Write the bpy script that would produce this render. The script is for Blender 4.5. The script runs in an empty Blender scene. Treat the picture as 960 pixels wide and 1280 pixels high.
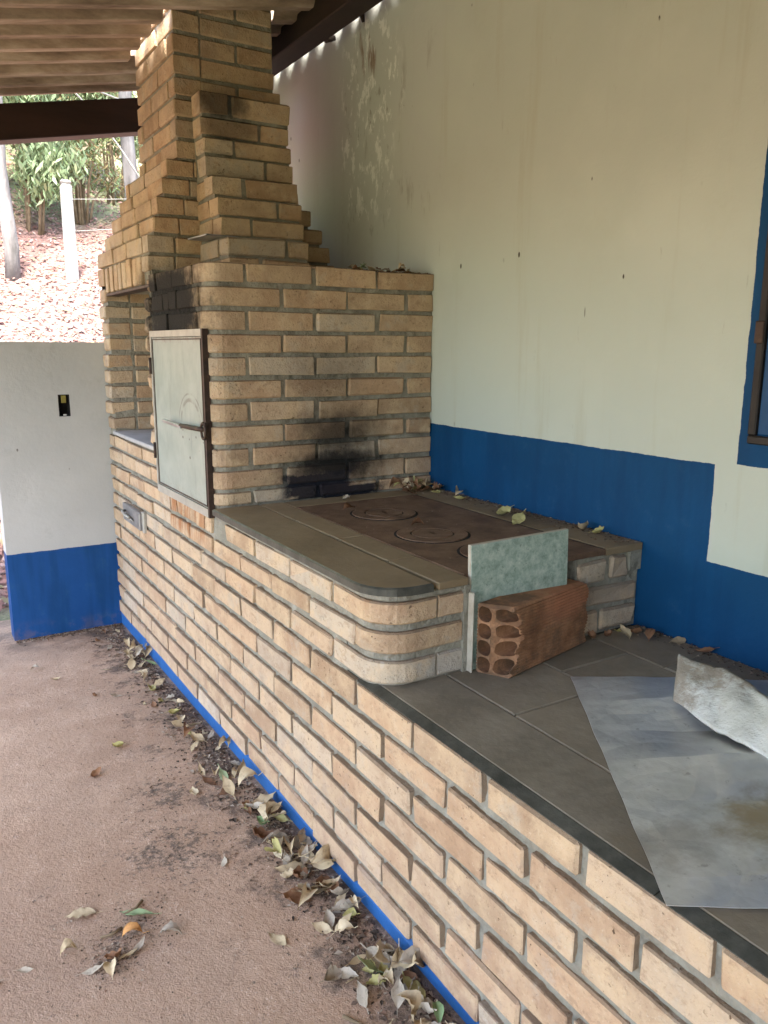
import bpy, bmesh, math, random
import numpy as np
from mathutils import Vector, Matrix

random.seed(7)
rng = np.random.default_rng(7)
U = random.uniform
scene = bpy.context.scene
col = scene.collection

# ------------------------------------------------------------------ camera
yaw, pitch, roll = math.radians(31.397), math.radians(11.82), math.radians(0.2412)
CAM = Vector((-0.8395, -1.2585, 1.3255))
fw = Vector((math.sin(yaw) * math.cos(pitch), math.cos(yaw) * math.cos(pitch), -math.sin(pitch)))
rt = Vector((math.cos(yaw), -math.sin(yaw), 0))
up = rt.cross(fw)
r2 = rt * math.cos(roll) + up * math.sin(roll)
u2 = -rt * math.sin(roll) + up * math.cos(roll)
cam_data = bpy.data.cameras.new('camera')
cam = bpy.data.objects.new('camera', cam_data)
col.objects.link(cam)
m3 = Matrix((r2, u2, -fw)).transposed()
cam.matrix_world = Matrix.Translation(CAM) @ m3.to_4x4()
cam_data.sensor_fit = 'VERTICAL'
cam_data.sensor_height = 36.0
cam_data.lens = 990 / 1280 * 36.0
cam_data.clip_start = 0.02
cam_data.clip_end = 500
scene.camera = cam

# ------------------------------------------------------------------ world, sun, exposure
SUN_EL, SUN_AZ = math.radians(58), math.radians(205)     # azimuth clockwise from +Y
world = bpy.data.worlds.new('World')
scene.world = world
world.use_nodes = True
wn = world.node_tree
bg = wn.nodes['Background']
sky = wn.nodes.new('ShaderNodeTexSky')
sky.sky_type = 'NISHITA'
sky.sun_disc = False
sky.sun_elevation = SUN_EL
sky.sun_rotation = SUN_AZ
sky.air_density = 1.0
sky.dust_density = 3.0
wn.links.new(sky.outputs[0], bg.inputs[0])
bg.inputs[1].default_value = 0.15
sun_data = bpy.data.lights.new('sun', 'SUN')
sun_data.energy = 2.8
sun_data.angle = math.radians(12)
sun_data.color = (1.0, 0.94, 0.85)
sun = bpy.data.objects.new('sun', sun_data)
col.objects.link(sun)
sd = Vector((math.sin(SUN_AZ) * math.cos(SUN_EL), math.cos(SUN_AZ) * math.cos(SUN_EL), math.sin(SUN_EL)))
sun.rotation_euler = sd.to_track_quat('Z', 'Y').to_euler()
sun.location = sd * 30
vs = scene.view_settings
vs.view_transform = 'Standard'
vs.look = 'None'
vs.gamma = 1.0
vs.exposure = 3.1
vs.use_curve_mapping = False
scene.cycles.max_bounces = 6
scene.cycles.caustics_reflective = False
scene.cycles.caustics_refractive = False
scene.cycles.diffuse_bounces = 4
scene.cycles.use_denoising = True
scene.cycles.sample_clamp_indirect = 6.0

# ------------------------------------------------------------------ material helpers
class NT:
    def __init__(self, name):
        self.m = bpy.data.materials.new(name)
        self.m.use_nodes = True
        self.t = self.m.node_tree
        self.b = self.t.nodes['Principled BSDF']
        self.geo = self.t.nodes.new('ShaderNodeNewGeometry')
        self.P = self.geo.outputs['Position']
    def node(self, typ, **kw):
        n = self.t.nodes.new(typ)
        for k, v in kw.items():
            setattr(n, k, v)
        return n
    def link(self, a, b):
        self.t.links.new(a, b)
    def _in(self, sock, v):
        if hasattr(v, 'is_output') or isinstance(v, bpy.types.NodeSocket):
            self.link(v, sock)
        else:
            if isinstance(v, (tuple, list)) and len(v) == 3 and sock.type == 'RGBA':
                v = (*v, 1)
            sock.default_value = v
    def math(self, op, a, b=0.0, c=0.0, clamp=False):
        n = self.node('ShaderNodeMath', operation=op, use_clamp=clamp)
        self._in(n.inputs[0], a); self._in(n.inputs[1], b); self._in(n.inputs[2], c)
        return n.outputs[0]
    def vmath(self, op, a, b=(0, 0, 0)):
        n = self.node('ShaderNodeVectorMath', operation=op)
        self._in(n.inputs[0], a); self._in(n.inputs[1], b)
        return n.outputs['Value'] if op in ('LENGTH', 'DISTANCE', 'DOT_PRODUCT') else n.outputs[0]
    def noise(self, scale, detail=4, rough=0.6, vec=None, dist=0.0, stretch=None):
        n = self.node('ShaderNodeTexNoise')
        v = vec if vec is not None else self.P
        if stretch:
            v = self.vmath('MULTIPLY', v, stretch)
        self.link(v, n.inputs['Vector'])
        n.inputs['Scale'].default_value = scale
        n.inputs['Detail'].default_value = detail
        n.inputs['Roughness'].default_value = rough
        n.inputs['Distortion'].default_value = dist
        return n.outputs['Fac']
    def voro(self, scale, feature='F1', out='Distance', vec=None, stretch=None):
        n = self.node('ShaderNodeTexVoronoi', feature=feature)
        v = vec if vec is not None else self.P
        if stretch:
            v = self.vmath('MULTIPLY', v, stretch)
        self.link(v, n.inputs['Vector'])
        n.inputs['Scale'].default_value = scale
        return n.outputs[out]
    def ss(self, x, lo, hi):
        n = self.node('ShaderNodeMapRange', interpolation_type='SMOOTHSTEP')
        self._in(n.inputs[0], x)
        n.inputs[1].default_value = lo; n.inputs[2].default_value = hi
        return n.outputs[0]
    def mix(self, f, a, b, mode='MIX'):
        n = self.node('ShaderNodeMix', data_type='RGBA', blend_type=mode)
        self._in(n.inputs[0], f); self._in(n.inputs[6], a); self._in(n.inputs[7], b)
        return n.outputs[2]
    def ramp(self, f, stops):
        n = self.node('ShaderNodeValToRGB')
        self._in(n.inputs[0], f)
        e = n.color_ramp.elements
        while len(e) < len(stops):
            e.new(0.5)
        for i, (p, c) in enumerate(stops):
            e[i].position = p; e[i].color = (*c, 1)
        return n.outputs[0]
    def sep(self, v=None):
        n = self.node('ShaderNodeSeparateXYZ')
        self.link(v if v is not None else self.P, n.inputs[0])
        return n.outputs
    def bump(self, h, strength=0.5, dist=0.003, prev=None):
        n = self.node('ShaderNodeBump')
        self._in(n.inputs['Height'], h)
        n.inputs['Strength'].default_value = strength
        n.inputs['Distance'].default_value = dist
        if prev is not None:
            self.link(prev, n.inputs['Normal'])
        return n.outputs[0]
    def done(self, color, rough=0.85, normal=None, metal=0.0, spec=0.35):
        self._in(self.b.inputs['Base Color'], color)
        self._in(self.b.inputs['Roughness'], rough)
        self._in(self.b.inputs['Metallic'], metal)
        self.b.inputs['Specular IOR Level'].default_value = spec
        if normal is not None:
            self.link(normal, self.b.inputs['Normal'])
        return self.m
    def blob(self, c, r, n=0.0, lo=1.0, hi=0.35):
        """1 inside an ellipsoid (centre c, radii r), 0 outside, edge broken by the noise n"""
        d = self.vmath('LENGTH', self.vmath('DIVIDE', self.vmath('SUBTRACT', self.P, c), r))
        d = self.math('ADD', d, n)
        return self.math('SUBTRACT', 1.0, self.ss(d, hi, lo))

SOOT = [((0.45, 1.16, 0.92), (0.27, 0.14, 0.10), .97, 1.15, .25),
        ((0.45, 1.16, 1.03), (0.23, 0.14, 0.13), .85, 1.2, .15),
        ((0.42, 1.16, 1.22), (0.20, 0.14, 0.16), .32, 1.2, .10),
        ((-0.02, 1.56, 1.46), (0.15, 0.46, 0.22), .98, 1.1, .50),
        ((0.0, 1.80, 1.36), (0.06, 0.06, 0.20), .65, 1.1, .4),
        ((0.27, 1.66, 2.18), (0.12, 0.14, 0.075), .75, 1.1, .5),
        ((0.30, 1.68, 2.10), (0.14, 0.12, 0.06), .5, 1.1, .4)]

def soot(k, colour):
    n = k.math('MULTIPLY', k.math('SUBTRACT', k.noise(16, 5, .7), 0.5), 0.8)
    tot = None
    nn = k.math('MULTIPLY', k.math('SUBTRACT', k.noise(40, 4, .7), .5), .55)
    for c, r in (((.375, 1.16, .858), (.135, .12, .040)), ((.455, 1.16, .826), (.175, .12, .018)), ((.495, 1.16, .80), (.105, .12, .026))):
        q = k.sep(k.vmath('ABSOLUTE', k.vmath('DIVIDE', k.vmath('SUBTRACT', k.P, c), r)))
        d = k.math('ADD', k.math('MAXIMUM', k.math('MAXIMUM', q['X'], q['Z']), q['Y']), nn)
        mk = k.math('MULTIPLY', k.ss(d, 1.25, .78), .95)
        tot = mk if tot is None else k.math('MAXIMUM', tot, mk)
    paint = tot
    for c, r, s, lo, hi in SOOT:
        mk = k.math('MULTIPLY', k.blob(c, r, n, lo, hi), s)
        tot = mk if tot is None else k.math('MAXIMUM', tot, mk)
    return k.mix(tot, colour, k.mix(paint, (0.012, 0.012, 0.013), (.004, .007, .018))), tot

def mat_brick(name, sooty):
    k = NT(name)
    oi = k.node('ShaderNodeObjectInfo')
    rnd = oi.outputs['Random']
    base = k.ramp(rnd, [(0, (.40, .280, .178)), (.16, (.49, .360, .240)), (.30, (.54, .370, .235)), (.44, (.45, .305, .195)), (.58, (.55, .425, .298)), (.7, (.50, .345, .222)), (.82, (.57, .455, .33)), (.93, (.51, .445, .355)), (1, (.39, .268, .172))])
    off = k.vmath('MULTIPLY', oi.outputs['Location'], (3.1, 2.7, 4.3))
    v = k.vmath('ADD', k.P, off)
    n1 = k.noise(11, 5, .6, v)
    n2 = k.noise(70, 4, .7, v)
    c = k.mix(k.ss(n1, .40, .74), base, (.60, .445, .285))
    c = k.mix(k.math('MULTIPLY', k.ss(n1, .52, .26), .45), c, (.36, .225, .135))
    c = k.mix(k.math('MULTIPLY', k.ss(n2, .54, .72), .5), c, (.29, .185, .115))
    c = k.mix(k.math('MULTIPLY', k.ss(k.noise(28, 5, .8, v, stretch=(1, .6, 1.3)), .53, .68), .55), c, (.31, .205, .13))
    c = k.mix(k.math('MULTIPLY', k.ss(k.noise(130, 3, .7, v), .60, .70), .45), c, (.62, .51, .38))
    # pale lime bloom, dark pits and scratches
    bl = k.ss(k.noise(5.5, 6, .7, v), .56, .78)
    c = k.mix(k.math('MULTIPLY', bl, .38), c, (.62, .55, .44))
    pit = k.math('MULTIPLY', k.ss(k.noise(95, 3, .75, v), .635, .70), k.ss(k.noise(9, 3, .6, v), .46, .62))
    c = k.mix(k.math('MULTIPLY', pit, .85), c, (.09, .055, .035))
    sx = k.sep()
    # dust lies dark on every ledge that faces up
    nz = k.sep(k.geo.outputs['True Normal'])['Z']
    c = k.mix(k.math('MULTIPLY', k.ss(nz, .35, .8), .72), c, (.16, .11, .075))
    # cement haze left from pointing
    hz = k.math('MULTIPLY', k.ss(k.noise(8, 6, .75), .52, .68), .45)
    c = k.mix(hz, c, (.46, .41, .33))
    if sooty:
        # brown smoke film over the oven and chimney
        sm = k.ss(k.noise(3.0, 5, .65), .42, .72)
        c = k.mix(k.math('MULTIPLY', sm, .32), c, (.20, .15, .10))
        c, s_ = soot(k, c)
    else:
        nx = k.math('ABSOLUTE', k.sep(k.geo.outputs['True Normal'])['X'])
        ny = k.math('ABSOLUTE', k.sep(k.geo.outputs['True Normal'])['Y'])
        side = k.math('MULTIPLY', k.ss(nx, .60, .25), k.ss(ny, .35, .8))  # brick ends darkened: joint dirt plus joint shade put into the colour
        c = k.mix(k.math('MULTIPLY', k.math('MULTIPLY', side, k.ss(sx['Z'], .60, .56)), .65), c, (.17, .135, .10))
        # rust that has run down below the oven door
        st = k.math('MULTIPLY', k.blob((0, 1.50, .735), (.06, .34, .115), 0, 1.0, .5), k.ss(k.noise(26, 3, .6, stretch=(1, 1, .18)), .42, .60))
        c = k.mix(k.math('MULTIPLY', st, .75), c, (.33, .125, .04))
        # brown water stain under the overhanging stove top
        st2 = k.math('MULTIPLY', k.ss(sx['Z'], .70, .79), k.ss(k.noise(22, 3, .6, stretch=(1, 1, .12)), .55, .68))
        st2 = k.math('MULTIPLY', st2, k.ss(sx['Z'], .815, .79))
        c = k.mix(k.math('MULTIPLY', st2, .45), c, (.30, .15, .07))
        # red earth splashed on the foot of the wall, and a few white drips
        dz = k.math('MULTIPLY', k.ss(sx['Z'], .42, .02), k.ss(k.noise(16, 4, .7), .36, .70))
        c = k.mix(k.math('MULTIPLY', dz, .42), c, (.40, .245, .175))
        dr = k.math('MULTIPLY', k.ss(k.voro(6.5, stretch=(1, 1, .33)), .050, .035), k.ss(sx['Y'], .25, -.1))
        c = k.mix(dr, c, (.80, .80, .76))
        # cement smeared on the stove end
        nn = k.math('MULTIPLY', k.math('SUBTRACT', k.noise(30, 4, .7), .5), 1.6)
        ce = k.math('MULTIPLY', k.blob((.22, .14, .60), (.14, .06, .07), nn, 1.05, .5), .7)
        c = k.mix(ce, c, (.42, .405, .37))
        ce = k.math('MULTIPLY', k.blob((.73, .14, .70), (.16, .08, .16), nn, 1.05, .3), .6)
        c = k.mix(ce, c, (.26, .235, .20))
    h = k.math('ADD', k.math('MULTIPLY', k.noise(170, 3, .7, v), .5), k.math('MULTIPLY', n2, 1.0))
    h = k.math('SUBTRACT', h, k.math('MULTIPLY', pit, 1.2))
    nb = k.bump(h, .9, .005)
    nb = k.bump(n1, .35, .008, nb)
    return k.done(c, .93, nb, spec=.2)

def mat_mortar():
    k = NT('cement_mortar')
    n = k.noise(16, 5, .65)
    c = k.ramp(n, [(.3, (.20, .185, .15)), (.55, (.29, .275, .225)), (.75, (.38, .36, .30))])
    c = k.mix(k.math('MULTIPLY', k.ss(k.noise(4, 3, .6), .5, .7), .5), c, (.24, .23, .18))
    c, s = soot(k, c)
    nb = k.bump(k.noise(120, 4, .7), .6, .005)
    nb = k.bump(k.noise(22, 3, .6), .9, .02, nb)
    return k.done(c, .95, nb, spec=.15)

def mat_wall_paint(name, house):
    k = NT(name)
    s = k.sep()
    x, y, z = s['X'], s['Y'], s['Z']
    wob = k.math('MULTIPLY', k.math('SUBTRACT', k.noise(11, 5, .7), .5), .011)
    big = k.noise(1.6, 4, .6)
    if house:
        base = k.mix(k.ss(big, .35, .7), (.505, .54, .475), (.565, .595, .525))
        base = k.mix(k.math('MULTIPLY', k.ss(k.noise(4.5, 5, .7), .5, .75), .25), base, (.47, .49, .395))
        base = k.mix(k.math('MULTIPLY', k.ss(k.noise(40, 4, .7, stretch=(1, 1, .22)), .66, .76), .4), base, (.33, .33, .28))
        streak = k.noise(7, 5, .65, stretch=(1, 1.6, .12))
        base = k.mix(k.math('MULTIPLY', k.ss(streak, .52, .72), .42), base, (.42, .405, .30))
        # damp patch, whitened to paint in light beside the chimney, with flaking paint
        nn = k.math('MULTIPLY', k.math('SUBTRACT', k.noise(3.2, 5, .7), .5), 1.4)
        lit_damp = k.blob((.846, 1.72, 2.25), (.3, .72, .75), nn, 1.1, .45)
        base = k.mix(k.math('MULTIPLY', lit_damp, .45), base, (.58, .57, .56))
        fl = k.math('MULTIPLY', k.ss(k.noise(24, 5, .7, stretch=(1, 1, .5)), .53, .60), k.blob((.846, 1.63, 2.22), (.3, .30, .52), nn, 1.0, .55))
        base = k.mix(k.math('MULTIPLY', fl, .8), base, (.86, .86, .82))
        fe = k.math('MULTIPLY', k.ss(k.noise(30, 5, .75, stretch=(1, 1, .4)), .60, .66), k.blob((.846, 1.60, 2.15), (.3, .32, .60), nn, 1.0, .45))
        base = k.mix(k.math('MULTIPLY', fe, .6), base, (.24, .22, .17))
        brown = k.math('MULTIPLY', k.ss(k.noise(16, 5, .7, stretch=(1, 1, .16)), .56, .68), k.blob((.846, 1.62, 2.56), (.3, .12, .26), nn, 1.0, .5))
        base = k.mix(k.math('MULTIPLY', brown, .8), base, (.20, .10, .05))
        grey = k.math('MULTIPLY', k.ss(k.noise(12, 5, .7, stretch=(1, 1.0, .25)), .58, .70), .5)
        base = k.mix(k.math('MULTIPLY', grey, k.blob((.846, 1.5, 1.75), (.3, .5, .9), nn, 1.0, .5)), base, (.27, .25, .20))
        sp = k.math('MULTIPLY', k.ss(k.voro(9, stretch=(1, 1.0, .5)), .045, .030), k.ss(k.noise(5, 2, .5), .47, .53))
        base = k.mix(sp, base, (.05, .04, .03))
        sp = k.math('MULTIPLY', k.ss(k.voro(7, stretch=(1, 1.7, .28)), .040, .025), k.ss(k.noise(6, 2, .5), .45, .52))
        base = k.mix(k.math('MULTIPLY', sp, .7), base, (.10, .09, .07))
        yw = k.math('ADD', y, wob); zw = k.math('ADD', z, wob)
        lo = k.math('LESS_THAN', zw, .803)
        band = k.math('MULTIPLY', k.math('LESS_THAN', zw, 1.046), k.math('GREATER_THAN', yw, -.046))
        win = k.math('MULTIPLY', k.math('GREATER_THAN', zw, 1.055), k.math('LESS_THAN', yw, -.103))
        win = k.math('MULTIPLY', win, k.math('GREATER_THAN', yw, -1.35))
        blue = k.math('MAXIMUM', k.math('MAXIMUM', lo, band), win)
    else:
        base = k.mix(k.ss(big, .35, .7), (.42, .425, .41), (.48, .485, .465))
        sp = k.ss(k.voro(9, stretch=(1, 1, .6)), .052, .03)
        sp = k.math('MULTIPLY', sp, k.ss(k.noise(4, 2, .5), .45, .55))
        base = k.mix(sp, base, (.07, .06, .05))
        sm = k.math('MULTIPLY', k.ss(k.noise(10, 5, .7), .58, .75), .25)
        base = k.mix(sm, base, (.26, .25, .23))
        blue = k.math('LESS_THAN', k.math('ADD', z, wob), .382)
    bn = k.noise(3, 4, .6)
    bc = k.mix(k.ss(bn, .3, .7), (.0025, .050, .135), (.003, .062, .17)) if house else k.mix(k.ss(bn, .3, .7), (.007, .055, .19), (.009, .066, .225))
    bc = k.mix(k.math('MULTIPLY', k.ss(k.noise(12, 6, .75), .54, .72), .35), bc, (.03, .10, .19))
    if not house:
        dirt = k.math('MULTIPLY', k.ss(z, .07, -.04), k.ss(k.noise(18, 4, .7), .42, .62))
        bc = k.mix(k.math('MULTIPLY', dirt, .3), bc, (.22, .14, .10))
    rl = k.noise(5, 3, .6, stretch=(2.5, 2.5, .3))
    bc = k.mix(k.math('MULTIPLY', k.ss(rl, .42, .66), .5), bc, (.002, .036, .105))
    c = k.mix(blue, base, bc)
    nb = k.bump(k.noise(60, 4, .65), .25, .004)
    nb = k.bump(k.noise(7, 3, .6), .25, .01, nb)
    return k.done(c, k.mix(blue, (.8, .8, .8), (.62, .62, .62)), nb, spec=.2)

def mat_simple(name, stops, scale=8, rough=.8, bump=.3, bdist=.004, bscale=80, metal=0, stretch=None, spec=.35):
    k = NT(name)
    c = k.ramp(k.noise(scale, 5, .65, stretch=stretch), stops)
    return k.done(c, rough, k.bump(k.noise(bscale, 4, .65, stretch=stretch), bump, bdist), metal, spec)

def mat_floor():
    k = NT('pink_concrete')
    s = k.sep()
    n1 = k.noise(2.3, 6, .65); n2 = k.noise(14, 6, .7); n3 = k.noise(85, 4, .7)
    c = k.mix(k.ss(n1, .35, .7), (.38, .255, .175), (.49, .345, .245))
    c = k.mix(k.math('MULTIPLY', k.ss(n2, .50, .75), .5), c, (.58, .42, .305))
    c = k.mix(k.math('MULTIPLY', k.ss(n3, .52, .70), .6), c, (.31, .195, .13))
    c = k.mix(k.math('MULTIPLY', k.ss(k.noise(200, 3, .7), .60, .72), .55), c, (.16, .11, .085))
    pale = k.math('MULTIPLY', k.ss(k.voro(120), .28, .12), k.ss(n2, .45, .6))
    c = k.mix(k.math('MULTIPLY', pale, .5), c, (.75, .65, .56))
    wear = k.noise(1.1, 5, .6)
    c = k.mix(k.math('MULTIPLY', k.ss(wear, .46, .66), .6), c, (.27, .185, .135))
    wv = k.node('ShaderNodeTexNoise'); wv.inputs['Scale'].default_value = 5; wv.inputs['Detail'].default_value = 5
    k.link(k.P, wv.inputs['Vector'])
    wp = k.vmath('ADD', k.P, k.vmath('MULTIPLY', k.vmath('SUBTRACT', wv.outputs['Color'], (.5, .5, .5)), (.22, .22, .22)))
    crk = k.math('MULTIPLY', k.ss(k.voro(1.5, 'DISTANCE_TO_EDGE', vec=wp), .0055, .002), k.ss(k.noise(2.1, 2, .5), .50, .58))
    c = k.mix(k.math('MULTIPLY', crk, .22), c, (.12, .08, .06))
    # dark humus swept against the wall foot and in worn patches
    dn = k.noise(6.5, 6, .72)
    near = k.ss(s['X'], -.40, .0)
    dk = k.ss(k.math('ADD', k.math('ADD', dn, k.math('MULTIPLY', near, .24)), k.math('MULTIPLY', k.math('SUBTRACT', n3, .5), .25)), .62, .80)
    c = k.mix(k.math('MULTIPLY', dk, .8), c, (.085, .066, .055))
    far = k.math('MULTIPLY', k.ss(s['Y'], 2.25, 2.62), k.ss(dn, .35, .6))
    c = k.mix(k.math('MULTIPLY', far, .7), c, (.12, .09, .07))
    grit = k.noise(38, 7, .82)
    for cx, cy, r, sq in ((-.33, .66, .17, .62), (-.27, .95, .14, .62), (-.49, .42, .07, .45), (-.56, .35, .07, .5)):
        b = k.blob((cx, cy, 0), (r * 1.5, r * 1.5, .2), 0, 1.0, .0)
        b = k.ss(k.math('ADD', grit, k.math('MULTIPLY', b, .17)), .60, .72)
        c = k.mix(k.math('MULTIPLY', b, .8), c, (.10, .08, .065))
    nb = k.bump(n3, .7, .006)
    nb = k.bump(n2, .6, .007, nb)
    nb = k.bump(k.noise(260, 2, .6), .6, .003, nb)
    return k.done(c, .9, nb, spec=.25)

def mat_slate(name, a, b, blotch, wet=.55):
    k = NT(name)
    oi = k.node('ShaderNodeObjectInfo')
    v = k.vmath('ADD', k.P, k.vmath('MULTIPLY', oi.outputs['Location'], (2.3, 3.7, 1.9)))
    n1 = k.noise(5, 6, .65, v)
    c = k.mix(k.ss(n1, .35, .68), a, b)
    c = k.mix(k.math('MULTIPLY', oi.outputs['Random'], .25), c, blotch)
    c = k.mix(k.math('MULTIPLY', k.ss(k.noise(2.4, 5, .7), .50, .72), .6), c, blotch)
    c = k.mix(k.math('MULTIPLY', k.ss(k.noise(90, 3, .7, v), .62, .75), .35), c, (.30, .27, .23))
    rgh = k.math('ADD', wet, k.math('MULTIPLY', k.ss(k.noise(9, 4, .6), .3, .7), .25))
    nb = k.bump(k.noise(26, 5, .65, v), .35, .005)
    return k.done(c, rgh, nb, spec=.4)

def mat_foil():
    k = NT('aged_foil_sheet')
    s = k.sep()
    c = k.mix(k.ss(k.noise(6, 5, .65), .3, .7), (.50, .50, .48), (.66, .66, .64))
    st = k.blob((.30, -.62, .58), (.16, .10, .2), k.math('MULTIPLY', k.math('SUBTRACT', k.noise(12, 5, .7), .5), 1.6), 1.1, .3)
    c = k.mix(k.math('MULTIPLY', st, .75), c, (.26, .17, .05))
    st = k.blob((.10, -.56, .58), (.13, .07, .2), k.math('MULTIPLY', k.math('SUBTRACT', k.noise(15, 5, .7), .5), 2.0), 1.1, .3)
    c = k.mix(k.math('MULTIPLY', st, .4), c, (.17, .13, .09))
    c = k.mix(k.math('MULTIPLY', k.ss(k.noise(55, 4, .7), .60, .72), .5), c, (.22, .21, .19))
    nb = k.bump(k.noise(35, 5, .6), .25, .004)
    w = k.node('ShaderNodeTexWave', wave_type='BANDS', bands_direction='Y')
    k.link(k.P, w.inputs['Vector']); w.inputs['Scale'].default_value = 130; w.inputs['Distortion'].default_value = .3
    nb = k.bump(k.voro(8, 'DISTANCE_TO_EDGE', stretch=(1, 1.6, 1)), .35, .012, nb)
    nb = k.bump(k.voro(21, 'DISTANCE_TO_EDGE'), .25, .005, nb)
    return k.done(c, .33, nb, metal=.5, spec=.5)

def mat_sack():
    k = NT('dirty_white_felt')
    c = k.mix(k.ss(k.noise(9, 6, .7), .35, .65), (.55, .55, .48), (.70, .70, .64))
    c = k.mix(k.math('MULTIPLY', k.ss(k.noise(6, 6, .75), .46, .60), .8), c, (.30, .245, .18))
    c = k.mix(k.math('MULTIPLY', k.ss(k.noise(40, 4, .7), .60, .72), .5), c, (.20, .17, .13))
    nb = k.bump(k.noise(90, 5, .7), .7, .004)
    nb = k.bump(k.noise(17, 4, .6), .35, .012, nb)
    nb = k.bump(k.voro(14, 'DISTANCE_TO_EDGE'), .4, .01, nb)
    return k.done(c, .95, nb, spec=.1)

def mat_green_tile():
    k = NT('green_mottled_tile')
    n = k.noise(36, 7, .75, dist=.15)
    c = k.ramp(n, [(.28, (.15, .21, .165)), (.42, (.26, .345, .285)), (.54, (.37, .455, .385)), (.66, (.52, .58, .50)), (.8, (.67, .70, .62))])
    c = k.mix(k.math('MULTIPLY', k.ss(k.noise(90, 4, .7), .6, .7), .5), c, (.07, .10, .085))
    return k.done(c, .6, k.bump(k.noise(60, 4, .6), .15, .002), spec=.35)

def mat_clay():
    k = NT('hollow_clay')
    s = k.sep()
    n = k.noise(14, 6, .7)
    c = k.ramp(n, [(.3, (.16, .08, .045)), (.5, (.33, .17, .09)), (.7, (.48, .26, .145))])
    c = k.mix(k.math('MULTIPLY', k.ss(k.noise(9, 5, .75), .45, .62), .75), c, (.15, .10, .065))
    b = k.blob((.52, .09, .71), (.13, .1, .055), k.math('MULTIPLY', k.math('SUBTRACT', k.noise(25, 5, .7), .5), 1.4), 1.1, .4)
    c = k.mix(k.math('MULTIPLY', b, .6), c, (.48, .20, .11))
    nb = k.bump(k.noise(24, 4, .7), .4, .004)
    nb = k.bump(k.noise(60, 4, .7), .5, .003, nb)
    return k.done(c, .92, nb, spec=.15)

def mat_door():
    k = NT('pale_green_enamel')
    s = k.sep()
    n = k.noise(7, 6, .65)
    c = k.mix(k.ss(n, .3, .7), (.27, .315, .28), (.36, .40, .355))
    c = k.mix(k.math('MULTIPLY', k.ss(k.noise(8, 5, .7, stretch=(1, 2.5, .3)), .52, .72), .5), c, (.17, .20, .18))
    # arc scratched by the swinging latch
    cc = k.vmath('LENGTH', k.vmath('MULTIPLY', k.vmath('SUBTRACT', k.P, (0, 1.36, 1.055)), (0, .72, .82)))
    arc = k.math('MULTIPLY', k.ss(k.math('ABSOLUTE', k.math('SUBTRACT', cc, .075)), .008, .002), k.ss(s['Z'], 1.06, 1.10))
    arc2 = k.math('MULTIPLY', k.ss(k.math('ABSOLUTE', k.math('SUBTRACT', cc, .092)), .004, .001), k.ss(s['Z'], 1.06, 1.10))
    arc = k.math('MULTIPLY', k.math('MAXIMUM', arc, arc2), k.ss(k.noise(20, 4, .7), .35, .6))
    c = k.mix(k.math('MULTIPLY', arc, .7), c, (.14, .13, .11))
    chips = k.math('MULTIPLY', k.ss(k.voro(26), .16, .10), k.blob((0, 1.36, 1.0), (.2, .17, .09), 0, 1.0, .6))
    chips = k.math('MULTIPLY', chips, k.ss(k.noise(13, 3, .6), .42, .5))
    c = k.mix(chips, c, (.05, .035, .025))
    eq = k.sep(k.vmath('ABSOLUTE', k.vmath('DIVIDE', k.vmath('SUBTRACT', k.P, (0, 1.498, 1.0775)), (1, .285, .276))))
    ed = k.math('MAXIMUM', eq['Y'], eq['Z'])
    er = k.ss(k.math('ADD', ed, k.math('MULTIPLY', k.math('SUBTRACT', k.noise(30, 5, .75), .5), .35)), .93, 1.05)
    c = k.mix(k.math('MULTIPLY', er, .6), c, (.16, .10, .065))
    ru = k.math('MULTIPLY', k.ss(k.noise(60, 4, .7), .58, .68), k.ss(s['Z'], .90, .80))
    c = k.mix(k.math('MULTIPLY', ru, .5), c, (.18, .11, .07))
    return k.done(c, .42, k.bump(k.noise(9, 3, .5), .15, .01), metal=.12, spec=.4)

def mat_leaf(name, a, b):
    k = NT(name)
    oi = k.node('ShaderNodeObjectInfo')
    c = k.mix(oi.outputs['Random'], a, b)
    v = k.vmath('ADD', k.P, oi.outputs['Location'])
    c = k.mix(k.math('MULTIPLY', k.ss(k.noise(55, 4, .7, v), .5, .72), .55), c, tuple(t * .35 for t in a))
    return k.done(c, .75, k.bump(k.noise(120, 4, .7), .4, .002), spec=.25)

def mat_vcol(name, rough=.9, trans=0.0):
    k = NT(name)
    a = k.node('ShaderNodeAttribute', attribute_name='tint')
    k.done(a.outputs['Color'], rough, None, spec=.2)
    if trans:
        k.b.inputs['Transmission Weight'].default_value = 0
    return k.m

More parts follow.
